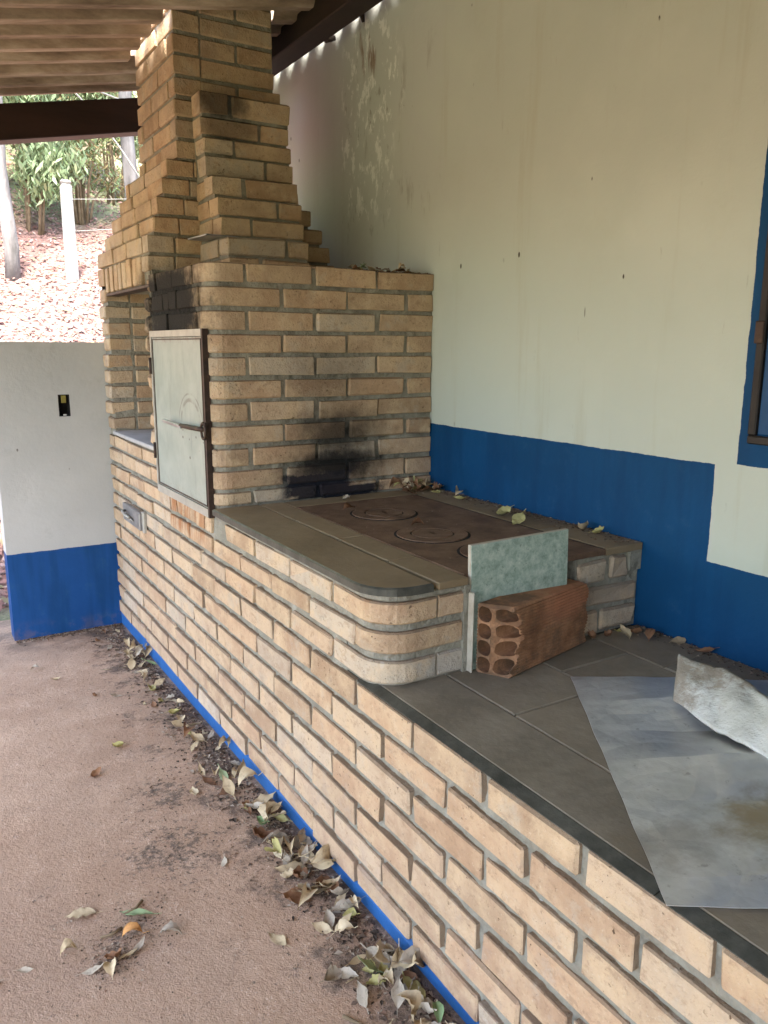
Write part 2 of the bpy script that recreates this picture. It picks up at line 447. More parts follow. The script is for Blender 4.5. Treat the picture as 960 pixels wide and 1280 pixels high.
M = dict(
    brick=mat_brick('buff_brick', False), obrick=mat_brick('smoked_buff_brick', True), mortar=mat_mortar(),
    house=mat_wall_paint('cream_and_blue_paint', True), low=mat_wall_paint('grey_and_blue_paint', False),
    floor=mat_floor(),
    skirting=mat_simple('blue_skirting_paint', [(.3, (.018, .10, .29)), (.7, (.03, .135, .37))], 6, .55, .4, .006, 30),
    slate=mat_slate('brown_slate', (.185, .135, .075), (.255, .19, .112), (.29, .22, .135), .6),
    slate_low=mat_slate('grey_slate', (.185, .155, .112), (.30, .255, .188), (.24, .18, .11), .5),
    edge=mat_simple('dark_slate_edge', [(.3, (.032, .033, .027)), (.7, (.095, .092, .075))], 20, .5, .3),
    sill=mat_simple('grey_stone_sill', [(.3, (.36, .35, .34)), (.7, (.50, .48, .46))], 12, .6, .3),
    iron=mat_simple('rusty_cast_iron', [(.3, (.085, .05, .033)), (.5, (.155, .095, .06)), (.72, (.23, .15, .10))], 12, .7, .5, .003, 90, .25),
    darkiron=mat_simple('dark_rusted_steel', [(.3, (.03, .022, .02)), (.6, (.07, .045, .035)), (.8, (.13, .08, .055))], 25, .6, .4, .002, 90, .4),
    steel=mat_simple('dull_steel', [(.3, (.22, .22, .23)), (.7, (.42, .42, .43))], 14, .42, .2, .002, 60, .75),
    lightsteel=mat_simple('pale_weathered_steel', [(.3, (.30, .29, .25)), (.7, (.46, .45, .40))], 14, .5, .2, .002, 60, .3),
    door=mat_door(), foil=mat_foil(), sack=mat_sack(), gtile=mat_green_tile(), clay=mat_clay(),
    tile_edge=mat_simple('tile_biscuit', [(.3, (.38, .34, .27)), (.7, (.52, .48, .40))], 30, .8, .3),
    roof=mat_simple('stained_fibre_cement', [(.3, (.15, .11, .085)), (.5, (.34, .265, .205)), (.68, (.54, .45, .37))], 9, .9, .5, .006, 60, 0, (.35, 1.6, 1)),
    beam=mat_simple('dark_brown_timber', [(.3, (.016, .007, .005)), (.7, (.038, .017, .012))], 14, .6, .3, .003, 60, 0, (.2, 1, 1)),
    beamy=mat_simple('dark_weathered_timber', [(.3, (.010, .006, .005)), (.7, (.034, .019, .013))], 12, .7, .4, .003, 60, 0, (1, .2, 1)),
    black=mat_simple('soot_black', [(.3, (.006, .006, .006)), (.7, (.015, .014, .013))], 12, .9),
    socket=mat_simple('yellow_plastic', [(.3, (.16, .14, .03)), (.7, (.30, .26, .06))], 20, .5),
    wire=mat_simple('white_wire', [(.3, (.6, .6, .58)), (.7, (.75, .75, .72))], 20, .5),
    soil=None, post=mat_simple('pale_concrete_post', [(.3, (.20, .195, .18)), (.7, (.30, .29, .27))], 9, .9, .5, .01, 30),
    barkgrey=mat_simple('grey_bark', [(.3, (.07, .065, .06)), (.5, (.13, .12, .115)), (.7, (.22, .21, .20))], 7, .95, .8, .02, 14, 0, (1, 1, .3)),
    stem=mat_simple('brown_stem', [(.3, (.12, .085, .05)), (.7, (.24, .18, .11))], 12, .9),
    leaf_tan=mat_leaf('dry_tan_leaf', (.42, .32, .19), (.58, .48, .32)),
    leaf_grey=mat_leaf('dry_grey_leaf', (.30, .25, .19), (.46, .40, .31)),
    leaf_brown=mat_leaf('dry_brown_leaf', (.15, .075, .04), (.28, .15, .08)),
    leaf_yellow=mat_leaf('yellowed_leaf', (.38, .33, .12), (.46, .43, .20)),
    leaf_green=mat_leaf('green_leaf', (.20, .28, .13), (.30, .36, .20)),
    leaf_orange=mat_leaf('orange_leaf', (.48, .24, .08), (.55, .29, .11)),
    tint=mat_vcol('leaf_litter'), foliage=mat_vcol('foliage', .7),
)
def mat_soil():
    k = NT('red_soil')
    c = k.ramp(k.noise(1.2, 6, .7), [(.3, (.085, .095, .05)), (.5, (.12, .125, .07)), (.7, (.16, .16, .10))])
    c = k.mix(k.math('MULTIPLY', k.ss(k.noise(18, 5, .7), .5, .7), .6), c, (.20, .19, .13))
    yy = k.sep()['Y']
    red = k.math('MULTIPLY', k.ss(yy, 3.0, 3.6), k.ss(yy, 11.5, 10))
    c = k.mix(red, c, k.mix(k.ss(k.noise(2.2, 5, .7), .35, .65), (.20, .115, .095), (.25, .155, .13)))
    c = k.mix(k.math('MULTIPLY', k.ss(yy, 10, 11.5), k.ss(k.noise(1.2, 5, .7), .25, .5)), c, (.24, .27, .15))
    return k.done(c, .95, k.bump(k.noise(12, 5, .7), .8, .05), spec=.1)
M['soil'] = mat_soil()

# ------------------------------------------------------------------ object helpers
def wloc(o):
    v = Vector((0, 0, 0))
    while o is not None:
        v = v + o.location
        o = o.parent
    return v

def link(name, me, mat, parent=None, loc=(0, 0, 0)):
    """mesh object; loc is a world position, mesh coordinates are relative to it"""
    o = bpy.data.objects.new(name, me)
    col.objects.link(o)
    if mat is not None:
        if isinstance(mat, (list, tuple)):
            for m_ in mat: me.materials.append(m_)
        elif not me.materials:
            me.materials.append(mat)
    o.location = Vector(loc)
    if parent is not None:
        o.parent = parent
        o.location = Vector(loc) - wloc(parent)
    return o

def mesh(name, verts, faces, smooth=False):
    me = bpy.data.meshes.new(name)
    me.from_pydata([tuple(v) for v in verts], [], faces)
    me.update()
    if smooth:
        for p in me.polygons: p.use_smooth = True
    return me

def bm_mesh(name, bm, smooth=False):
    bmesh.ops.recalc_face_normals(bm, faces=bm.faces)
    me = bpy.data.meshes.new(name)
    bm.to_mesh(me); bm.free()
    if smooth:
        for p in me.polygons: p.use_smooth = True
    return me

def thing(name, label, cat, loc=(0, 0, 0), group=None):
    o = bpy.data.objects.new(name, None)
    col.objects.link(o)
    o.location = loc
    o.empty_display_size = .1
    o['label'] = label; o['category'] = cat
    if group: o['group'] = group
    return o

def tag(o, label=None, cat=None, group=None, kind=None):
    if label: o['label'] = label
    if cat: o['category'] = cat
    if group: o['group'] = group
    if kind: o['kind'] = kind
    return o

def chamfer_box(sx, sy, sz, c, jit=0.0):
    """44-triangle chamfered box about the origin"""
    hx, hy, hz = sx / 2, sy / 2, sz / 2
    V, idx = [], {}
    J = {s: Vector((U(-jit, jit), U(-jit, jit), U(-jit, jit))) for s in [(a, b, d) for a in (-1, 1) for b in (-1, 1) for d in (-1, 1)]}
    for s, j in J.items():
        for ax in range(3):
            p = Vector((s[0] * hx, s[1] * hy, s[2] * hz)) + j
            for q in range(3):
                if q != ax:
                    p[q] -= s[q] * c
            idx[(s, ax)] = len(V); V.append(p)
    F = []
    def quad(l):
        # orient outwards
        a, b, d = V[l[0]], V[l[1]], V[l[2]]
        n = (b - a).cross(d - a)
        cen = sum((V[i] for i in l), Vector()) / len(l)
        F.append(tuple(l if n.dot(cen) > 0 else l[::-1]))
    for ax in range(3):
        o1, o2 = [q for q in range(3) if q != ax]
        for sg in (-1, 1):
            l = []
            for a, b in ((-1, -1), (1, -1), (1, 1), (-1, 1)):
                s = [0, 0, 0]; s[ax] = sg; s[o1] = a; s[o2] = b
                l.append(idx[(tuple(s), ax)])
            quad(l)
        for a in (-1, 1):
            for b in (-1, 1):
                s0 = [0, 0, 0]; s0[o1] = a; s0[o2] = b
                s1 = list(s0); s0[ax] = -1; s1[ax] = 1
                s0, s1 = tuple(s0), tuple(s1)
                quad([idx[(s0, o1)], idx[(s1, o1)], idx[(s1, o2)], idx[(s0, o2)]])
    for s in J:
        quad([idx[(s, 0)], idx[(s, 1)], idx[(s, 2)]])
    return V, F

def box(name, lo, hi, mat, parent=None, c=.003, jit=0.0, rot=None):
    lo, hi = Vector(lo), Vector(hi)
    V, F = chamfer_box(*(hi - lo), c, jit)
    if rot is not None:
        V = [rot @ v for v in V]
    return link(name, mesh(name, V, F), mat, parent, (lo + hi) / 2)

def plain_boxes(name, boxes, mat, parent=None, loc=(0, 0, 0)):
    V, F = [], []
    loc = Vector(loc)
    for lo, hi in boxes:
        n = len(V)
        for x in (lo[0], hi[0]):
            for y in (lo[1], hi[1]):
                for z in (lo[2], hi[2]):
                    V.append(Vector((x, y, z)) - loc)
        F += [tuple(n + i for i in f) for f in ((0, 1, 3, 2), (4, 6, 7, 5), (0, 4, 5, 1), (2, 3, 7, 6), (0, 2, 6, 4), (1, 5, 7, 3))]
    return link(name, mesh(name, V, F), mat, parent, loc)

def brick(parent, lo, hi, mat='brick', jit=.0022, c=None, tilt=.0035):
    lo = Vector(lo); hi = Vector(hi)
    d = hi - lo
    if min(d) < .012: return None
    c = c or random.choice((U(.0012, .003), U(.002, .006)))
    V, F = chamfer_box(d[0], d[1], d[2], min(c, min(d) * .3), jit)
    R = Matrix.Rotation(U(-tilt, tilt), 3, 'X') @ Matrix.Rotation(U(-tilt, tilt), 3, 'Y') @ Matrix.Rotation(U(-tilt * .6, tilt * .6), 3, 'Z')
    V = [R @ v for v in V]
    off = Vector((U(-.002, .002), U(-.002, .002), U(-.0015, .0015)))
    return link('brick', mesh('brick', V, F), M[mat], parent, (lo + hi) / 2 + off)

def curved_brick(parent, path, z0, z1, depth, mat='brick', name='brick', c=.004):
    """brick swept along a plan path of (x, y, nx, ny) with the outward normal n"""
    prof = [(-depth, z0), (-c, z0), (0, z0 + c), (0, z1 - c), (-c, z1), (-depth, z1)]
    V, F = [], []
    cen = Vector((sum(p[0] for p in path) / len(path), sum(p[1] for p in path) / len(path), (z0 + z1) / 2))
    n = len(path); k = len(prof)
    for i, (x, y, nx, ny) in enumerate(path):
        sh = c if i in (0, n - 1) else 0
        for d, z in prof:
            dd = d - (sh if d > -depth * .9 else 0)
            V.append(Vector((x + nx * dd, y + ny * dd, z)) - cen)
    for i in range(n - 1):
        for j in range(k):
            a, b = i * k + j, i * k + (j + 1) % k
            F.append((a, a + k, b + k, b))
    F.append(tuple(range(k))); F.append(tuple(reversed(range((n - 1) * k, n * k))))
    bm = bmesh.new()
    vs_ = [bm.verts.new(v) for v in V]
    for f in F: bm.faces.new([vs_[i] for i in f])
    return link(name, bm_mesh(name, bm), M[mat] if isinstance(mat, str) else mat, parent, cen)

def tube(name, pts, rad, mat, parent=None, sides=8, loc=None):
    bm = bmesh.new()
    pts = [Vector(p) for p in pts]
    rads = rad if isinstance(rad, (list, tuple)) else [rad] * len(pts)
    rings = []
    for i, p in enumerate(pts):
        t = (pts[min(i + 1, len(pts) - 1)] - pts[max(i - 1, 0)]).normalized()
        a = t.orthogonal().normalized() if i == 0 else (a - t * a.dot(t)).normalized()
        b = t.cross(a)
        rings.append([p + (a * math.cos(2 * math.pi * j / sides) + b * math.sin(2 * math.pi * j / sides)) * rads[i] for j in range(sides)])
    loc = Vector(loc) if loc is not None else pts[0].copy()
    R = [[bm.verts.new(v - loc) for v in r] for r in rings]
    for i in range(len(R) - 1):
        for j in range(sides):
            bm.faces.new((R[i][j], R[i][(j + 1) % sides], R[i + 1][(j + 1) % sides], R[i + 1][j]))
    bm.faces.new(R[0][::-1]); bm.faces.new(R[-1])
    return link(name, bm_mesh(name, bm, True), mat, parent, loc)

def prism(name, poly, z0, z1, mat, parent=None, cham=0.0, loc=None):
    """vertical prism over a plan polygon (counter-clockwise), with a chamfered upper rim"""
    loc = Vector(loc) if loc is not None else Vector((sum(p[0] for p in poly) / len(poly), sum(p[1] for p in poly) / len(poly), z0))
    n = len(poly)
    V = [Vector((x, y, z0)) - loc for x, y in poly]
    if cham:
        V += [Vector((x, y, z1 - cham)) - loc for x, y in poly]
        for i in range(n):
            p0, p, p1 = (Vector((*poly[j % n], 0)) for j in (i - 1, i, i + 1))
            e0, e1 = (p - p0).normalized(), (p1 - p).normalized()
            n0, n1 = Vector((-e0.y, e0.x, 0)), Vector((-e1.y, e1.x, 0))
            b = (n0 + n1).normalized()
            q = p + b * (cham / max(.4, b.dot(n1)))
            V.append(Vector((q.x, q.y, z1)) - loc)
        rows = 3
    else:
        V += [Vector((x, y, z1)) - loc for x, y in poly]
        rows = 2
    F = [tuple(reversed(range(n)))]
    for r in range(rows - 1):
        for i in range(n):
            j = (i + 1) % n
            F.append((r * n + i, r * n + j, (r + 1) * n + j, (r + 1) * n + i))
    F.append(tuple(range((rows - 1) * n, rows * n)))
    return link(name, mesh(name, V, F), mat, parent, loc)

# ------------------------------------------------------------------ ground
def hill(x, y):
    base = -.06
    d = np.maximum(0, y - 3.5)
    z = base + d * .43 + np.maximum(0, y - 13) * .25
    z = z + .10 * np.sin(x * .8 + y * .5) * np.clip(d / 3, 0, 1) + .06 * np.sin(x * 2.3 - y * 1.7) * np.clip(d / 2, 0, 1)
    return np.where(y > 45, np.maximum(z, 0) * 1.0, z)
def ground():
    xs = np.concatenate([np.linspace(-90, -12, 14), np.linspace(-10, 14, 97), np.linspace(16, 90, 14)])
    ys = np.concatenate([np.linspace(-90, -8, 12), np.linspace(-6, 3, 10), np.linspace(3.2, 20, 85), np.linspace(21, 60, 24)])
    X, Y = np.meshgrid(xs, ys)
    Z = hill(X, Y)
    V = np.stack([X, Y, Z], -1).reshape(-1, 3)
    nx = len(xs)
    F = [(j * nx + i, j * nx + i + 1, (j + 1) * nx + i + 1, (j + 1) * nx + i) for j in range(len(ys) - 1) for i in range(nx - 1)]
    o = link('ground', mesh('ground', V.tolist(), F, True), M['soil'])
    o['kind'] = 'structure'
ground()

# the porch floor slab: falls very slightly away towards the low wall
def fz(y): return -.004 - .011 * y
def porch_floor():
    xs = [-1.95, -1.5, -1.0, -.6, -.3, .012]
    ys = [-4.6, -2, -1, 0, 1, 2, 2.60, 2.98]
    V = [(x, y, fz(y)) for y in ys for x in xs]
    nx = len(xs)
    F = [(j * nx + i, j * nx + i + 1, (j + 1) * nx + i + 1, (j + 1) * nx + i) for j in range(len(ys) - 1) for i in range(nx - 1)]
    bm = bmesh.new()
    vs_ = [bm.verts.new(v) for v in V]
    for f in F: bm.faces.new([vs_[i] for i in f])
    ext = bmesh.ops.extrude_face_region(bm, geom=bm.faces[:])
    for v in ext['geom']:
        if isinstance(v, bmesh.types.BMVert): v.co.z -= .16
    o = link('porch_floor', bm_mesh('porch_floor', bm), M['floor'])
    o['kind'] = 'structure'
porch_floor()

# ------------------------------------------------------------------ house wall with its shuttered window
XW = .846
house = thing('house_wall', 'cream house wall with blue painted dado and blue window surround', 'wall', (XW, -.8, 0))
plain_boxes('unseen_shade_wall', [((-1.90, -3.56, -.1), (XW - .002, -3.4, 2.7))], M['beamy'], house, (XW, -3.4, 0))  # unseen dark wall added behind the camera to cut light from that side
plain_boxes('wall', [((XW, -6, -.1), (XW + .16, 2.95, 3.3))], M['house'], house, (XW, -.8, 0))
fr = mat_simple('dark_brown_window_paint', [(.3, (.012, .010, .009)), (.7, (.035, .028, .024))], 14, .55, .3)
win = box('window_frame', (XW - .014, -.1505, 1.128), (XW + .004, -.131, 2.2), fr, house, .003)
box('bar', (XW - .014, -1.30, 1.108), (XW + .004, -.131, 1.1275), fr, win, .003)
box('hinge', (XW - .020, -.151, 1.335), (XW - .0145, -.129, 1.385), M['darkiron'], win, .002)
sh = mat_simple('blue_shutter_paint', [(.3, (.0025, .048, .13)), (.7, (.003, .06, .165))], 5, .5, .3, .006, 30)
box('shutter', (XW - .006, -1.28, 1.130), (XW + .004, -.152, 2.2), sh, house, .002)
# bent strap left on the wall below the roof, and the stub of a bracket
tube('wall_hook', [(XW - .005, 1.90, 2.56), (XW - .045, 1.90, 2.545), (XW - .06, 1.86, 2.545), (XW - .05, 1.80, 2.57), (XW - .01, 1.78, 2.60)], .011, M['darkiron'], house)
tube('bracket', [(XW - .006, 1.655, 2.66), (XW - .022, 1.655, 2.60), (XW - .006, 1.662, 2.545)], [.014, .016, .006], M['darkiron'], house)

# ------------------------------------------------------------------ low porch wall
lowwall = thing('low_wall', 'low grey porch wall with blue base and empty socket hole', 'wall', (-.24, 2.69, -.05))
def low_wall():
    x0, x1, y0, y1, z0, z1 = -.487, .60, 2.632, 2.745, -.08, 1.338
    hx0, hx1, hz0, hz1 = -.213, -.163, 1.003, 1.103
    V = []; F = []
    xs = [x0, hx0, hx1, x1]; zs = [z0, hz0, hz1, z1]
    bm = bmesh.new()
    g = {}
    for i, x in enumerate(xs):
        for j, z in enumerate(zs):
            g[i, j] = bm.verts.new((x, y0, z))
    for i in range(3):
        for j in range(3):
            if (i, j) != (1, 1):
                bm.faces.new((g[i, j], g[i + 1, j], g[i + 1, j + 1], g[i, j + 1]))
    h = [g[1, 1], g[2, 1], g[2, 2], g[1, 2]]
    hb = [bm.verts.new((v.co.x, y0 + .05, v.co.z)) for v in h]
    for i in range(4):
        bm.faces.new((h[i], h[(i + 1) % 4], hb[(i + 1) % 4], hb[i]))
    bm.faces.new(hb)
    bk = [bm.verts.new((x, y1, z)) for x, z in ((x0, z0), (x1, z0), (x1, z1), (x0, z1))]
    bm.faces.new(bk)
    ring = [g[i, 0] for i in range(4)], [g[3, j] for j in range(4)], [g[i, 3] for i in (3, 2, 1, 0)], [g[0, j] for j in (3, 2, 1, 0)]
    for r, (a, b) in zip(ring, ((0, 1), (1, 2), (2, 3), (3, 0))):
        bm.faces.new([bk[b], bk[a]] + r)
    for v in bm.verts: v.co -= Vector((-.24, 2.69, -.05))
    link('wall', bm_mesh('wall', bm), M['low'], lowwall, (-.24, 2.69, -.05))
    sb = plain_boxes('socket_box', [((hx0 + .001, y0 + .044, hz0 + .001), (hx1 - .001, y0 + .049, hz1 - .001)),
                                    ((hx0 + .0005, y0 + .002, hz0 + .001), (hx0 + .004, y0 + .046, hz1 - .001)), ((hx1 - .004, y0 + .002, hz0 + .001), (hx1 - .0005, y0 + .046, hz1 - .001)),
                                    ((hx0 + .004, y0 + .002, hz0 + .0005), (hx1 - .004, y0 + .046, hz0 + .004)), ((hx0 + .004, y0 + .002, hz1 - .004), (hx1 - .004, y0 + .046, hz1 - .0005))], M['black'], lowwall, (hx0, y0, hz0))
    box('tab', (-.199, y0 + .004, 1.065), (-.178, y0 + .009, 1.0985), M['socket'], sb, .001)
    box('lug', (-.194, y0 + .003, 1.0045), (-.180, y0 + .008, 1.013), M['wire'], sb, .001)
low_wall()

# ------------------------------------------------------------------ brick counter: worktop, wood stove and the long front wall
ZC = [.747, .678, .609, .534, .4545, .3755, .2965, .2175, .139, .061]      # course centres, top to bottom
B = .24
counter = thing('brick_counter', 'long buff brick counter with slate worktop and built-in wood stove', 'counter', (.42, .4, 0))
R0 = .09                                                                    # rounded corner of the stove end
YE = .135
def mortar_core(name, boxes, parent): return plain_boxes(name, boxes, M['mortar'], parent, boxes[0][0])
front = mortar_core('front_wall', [((.0165, -1.7, -.05), (.12, 2.628, .5695)), ((.0168, .225, .569), (.12, 2.628, .784)), ((.0121, 1.80, .783), (.12, 2.6275, .921))], counter)
from mathutils import noise as mnoise
def mortar_skin(name, a0, a1, z0, z1, at, parent, step=.0075):
    """a rough, unevenly filled mortar face; at(a, z, d) gives the point for depth d behind the brick face"""
    na = int((a1 - a0) / step); nzz = max(2, int((z1 - z0) / step))
    V = []
    for j in range(nzz + 1):
        z = z0 + (z1 - z0) * j / nzz
        for i in range(na + 1):
            a = a0 + (a1 - a0) * i / na
            p = Vector((a, z, 3.7 * z0))
            d = .0102 + .0045 * mnoise.noise(p * 26) + .0025 * mnoise.noise(p * 70) - .012 * max(0, mnoise.noise(p * 7) - .22)
            V.append(Vector(at(a, z, max(.0006, d))))
    c = V[0].copy()
    F = [(j * (na + 1) + i, j * (na + 1) + i + 1, (j + 1) * (na + 1) + i + 1, (j + 1) * (na + 1) + i) for j in range(nzz) for i in range(na)]
    return link(name, mesh(name, [v - c for v in V], F, True), M['mortar'], parent, c)
mortar_skin('pointing', -1.35, 2.627, .036, .566, lambda a, z, d: (d, a, z), front)
mortar_skin('pointing', .30, 2.627, .5665, .782, lambda a, z, d: (d, a, z), front)
def arc_path(y_from, x_to, r=R0, off=0.0, n=7):
    """plan path along the front face, round the stove corner and along the end face"""
    pts = []
    if y_from > YE + r: pts.append((off, y_from, -1, 0))
    cx, cy = r, YE + r
    for i in range(n + 1):
        a = math.pi + (math.pi / 2) * i / n
        pts.append((cx + (r - off) * math.cos(a), cy + (r - off) * math.sin(a), math.cos(a), math.sin(a)))
    if x_to > r + .005: pts.append((x_to, YE + off, 0, -1))
    return pts
ARC = arc_path
core = curved_brick(front, arc_path(.30, .236, off=.0115), .569, .785, .10, M['mortar'], 'stove_end', .001)
J = .0075
for ci, zc in enumerate(ZC):
    up_, dn_ = (ZC[ci - 1] - zc if ci else .069), (zc - ZC[ci + 1] if ci < 9 else .078)
    z1, z0 = zc + up_ / 2 - .0092, zc - dn_ / 2 + .0092
    if ci == 3: z1 = .5650
    if ci == 9: z0 = .034
    ph = 0 if ci in (1, 3, 5, 7, 9) else .5
    stove = ci < 3
    js = [(k + ph) * B for k in range(-8, 12)]
    for a, b in zip(js[:-1], js[1:]):
        y0, y1 = a + J, b - J
        if stove and b < .36 + .1 and a < .34: continue      # these go round the corner
        if y0 > 2.60 or y1 < -1.5: continue
        y1 = min(y1, 2.622)
        if ci == 0 and b > 1.25 and a < 1.75:
            continue
        sw = U(-.004, .004)
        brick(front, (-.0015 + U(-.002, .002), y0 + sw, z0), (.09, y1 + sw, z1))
    if stove:
        # corner bricks: the first straight joint is at y = .36 (ci 0, 2) or .24 (ci 1)
        if ci in (0, 2):
            curved_brick(front, ARC(.36 - J, .158 - J * .6), z0, z1, .085)
            curved_brick(front, [(.158 + J * .6, YE, 0, -1), (.229, YE, 0, -1)], z0, z1, .085)
            brick(front, (0, .36 + J, z0), (.09, .60 - J, z1))
        else:
            curved_brick(front, ARC(.24 - J + .02, .227), z0, z1, .085)
            brick(front, (0, .24 + J + .02, z0), (.09, .48 - J, z1))
# headers and cut bricks right below the oven door
z0, z1 = ZC[0] - .027, ZC[0] + .031
ys = [1.08 + .12, 1.275, 1.355, 1.50, 1.585, 1.66, 1.80]
for a, b in zip(ys[:-1], ys[1:]):
    brick(front, (U(-.003, .002), a + .006, z0), (.09, b - .006, z1))
# courses above, in front of the barbecue
for z0, z1, ph in ((.793, .849, 0), (.863, .912, .5)):
    js = [1.815] + [(k + ph) * B for k in range(7, 12) if (k + ph) * B > 1.86 and (k + ph) * B < 2.6] + [2.628]
    for a, b in zip(js[:-1], js[1:]):
        brick(front, (U(-.003, .001), a + .007, z0), (.09, b - .007, z1))
# painted skirting strip along the foot
link('skirting', mesh('skirting', [(x, y, z) for y in (-1.7, 2.63) for x, z in ((.004, -.08), (.004, .028), (.012, .036), (.03, .036))],
     [(0, 1, 5, 4), (1, 2, 6, 5), (2, 3, 7, 6)]), M['skirting'], counter)

# mortar bedding lip under the stove top
curved_brick(counter, ARC(1.16, .236, off=.001), .7755, .7905, .08, M['mortar'], 'bedding', .003)
# stove top: outer slab with the rounded corner, inner row of tiles, iron plate, back slab
poly = [(p[0], p[1]) for p in ARC(1.158, .148, R0 + .012, 0)]
poly = [(-.012 + 0 * x, y) if i == 0 else (x - .012, y - .010) for i, (x, y) in enumerate(poly)]
poly = poly + [(.148, 1.158)]
poly = [p for p in poly]
stovetop = prism('stove_top', poly, .791, .8105, [M['slate'], M['edge']], counter, .004)
for p in stovetop.data.polygons:
    p.material_index = 0 if abs(p.normal.z) > .9 else 1
cuts = [.126, .345, .605, .885, 1.158]
for a, b in zip(cuts[:-1], cuts[1:]):
    t = box('slate_tile', (.1515, a + .0015, .791), (.2345, b - .0015, .8095 + U(-.001, .001)), M['slate'], stovetop, .002)
backs = [.150, .42, .74, 1.158]
for a, b in zip(backs[:-1], backs[1:]):
    box('slate_tile', (.704, a + .0015, .790), (.842, b - .0015, .809 + U(-.001, .001)), M['slate'], stovetop, .002)
# cast-iron plate with three ringed lids
plate = box('cooking_plate', (.238, .150, .794), (.7015, 1.06, .8085), M['iron'], counter, .002)
box('slate_tile', (.238, 1.0625, .791), (.7015, 1.158, .8085), M['slate'], stovetop, .002)
def ring_mesh(r0, r1, h, n=40):
    V, F = [], []
    prof = [(r0, 0), (r0, h), (r1, h), (r1, 0)]
    for i in range(n):
        a = 2 * math.pi * i / n
        for r, z in prof: V.append((r * math.cos(a), r * math.sin(a), z))
    for i in range(n):
        for j in range(3):
            a, b = i * 4 + j, ((i + 1) % n) * 4 + j
            F.append((a, b, b + 1, a + 1))
    return mesh('ring', V, F)
def disc_mesh(r, h, n=40):
    V = [(r * math.cos(2 * math.pi * i / n), r * math.sin(2 * math.pi * i / n), z) for z in (0, h) for i in range(n)]
    F = [(i, (i + 1) % n, n + (i + 1) % n, n + i) for i in range(n)] + [tuple(range(n, 2 * n))]
    return mesh('lid', V, F)
gapm = M['black']
for cx, cy in ((.435, .83), (.405, .52), (.44, .27)):
    g = link('ring_gap', ring_mesh(.1005, .108, .0006), gapm, plate, (cx, cy, .8086))
    link('ring', ring_mesh(.063, .1004, .0035), M['iron'], plate, (cx, cy, .8086))
    link('ring_gap', ring_mesh(.0575, .063, .0006), gapm, plate, (cx, cy, .8086))
    link('lid', disc_mesh(.0575, .0040), M['iron'], plate, (cx, cy, .8086))
    box('slot', (cx - .006, cy - .018, .8122), (cx + .006, cy + .018, .8126), gapm, plate, .0001)
box('seam', (.694, .152, .8087), (.7, 1.05, .8097), M['darkiron'], plate, .0003)
box('seam', (.2385, .152, .8087), (.2425, 1.05, .8100), M['iron'], plate, .0003)

# firebox mouth: mortared jamb on the left, ragged brick jamb on the right, dark inside
jamb = mortar_core('jamb', [((.2305, YE + .002, .572), (.2465, YE + .10, .788))], counter)
rj = mortar_core('jamb', [((.615, .168, .572), (.846, .30, .789))], counter)
for z0, z1, xs in ((.716, .779, [.612, .725, .80]), (.655, .704, [.64, .842]), (.578, .640, [.612, .70, .838])):
    for a, b in zip(xs[:-1], xs[1:]):
        brick(rj, (a + .006, .157, z0), (b - .006, .25, z1), jit=.004, c=.006, tilt=.006)
mortar_core('lump', [((.80, .155, .735), (.843, .24, .80))], rj)
plain_boxes('firebox', [((.259, .60, .572), (.614, .62, .788)), ((.2465, .236, .572), (.2592, .61, .789)), ((.6138, .301, .572), (.617, .61, .789))], M['black'], counter, (.43, .6, .572))

# worktop in grey slate tiles
work = box('worktop', (.012, -1.7, .548), (.8455, .60, .566), M['edge'], counter, .001)
def slab(name, poly, z1, cham, mats, parent):
    o = prism(name, poly, .5665, z1, mats, parent, cham)
    return o
def wt(x0, y0, x1, y1, dz=0, cham=.003, mats=None):
    poly = [(x0, y0), (x1, y0), (x1, y1), (x0, y1)]
    return slab('slate_tile', poly, .5755 + dz, cham, mats or M['slate_low'], work)
for a, b in ((-1.7, -1.25), (-1.2475, -.62), (-.6175, .235)):
    slab('slate_tile', [(.0265, a), (.187, a), (.187, b), (.0265, b)], .5755, .003, M['slate_low'], work)
    c_ = Vector((.014, (a + b) / 2, .57))
    link('edge_strip', mesh('edge_strip', [Vector((x, y, z)) - c_ for y in (a, b) for x, z in ((.001, .5662), (.0008, .5682), (.0250, .5752), (.0262, .5748), (.0262, .5662))],
         [(0, 5, 6, 1), (1, 6, 7, 2), (2, 7, 8, 3), (3, 8, 9, 4), (0, 1, 2, 3, 4), (9, 8, 7, 6, 5)]), M['edge'], work, c_)
wt(.190, -.095, .43, .55); wt(.190, -.405, .43, -.0975, -.0006); wt(.190, -.72, .43, -.4075); wt(.190, -1.7, .43, -.7225, -.0006)
wt(.4325, .02, .66, .55, .0004); wt(.4325, -.30, .66, .0175, -.0003); wt(.4325, -1.7, .66, -.3025)
wt(.6625, -.085, .8455, .155, -.0004); wt(.6625, -.5, .8455, -.0875, .0006); wt(.6625, -1.7, .8455, -.5025)

def obrick(*a, **k): return brick(*a, mat='obrick', **k)
# ------------------------------------------------------------------ barbecue: oven, firebox, hood and chimney
bbq = thing('brick_barbecue', 'tall buff brick barbecue and oven with stepped hood and chimney', 'barbecue', (.42, 1.8, .79))
YO = 1.167
RC = .062
ZT = 1.578
CP = .0725
oven = mortar_core('oven', [((.0715, YO + .0135, .79), (.8455, YO + .12, ZT - .004)), ((.0085, 1.232, 1.374), (.12, 1.80, ZT - .0045)),
                            ((.07, 1.20, ZT - .03), (.8452, 1.795, ZT - .005)), ((.0088, 1.232, .786), (.10, 1.24, 1.38))], bbq)
mortar_skin('pointing', .075, .8453, .80, ZT - .006, lambda a, z, d: (a, YO + d - .0005, z), oven)
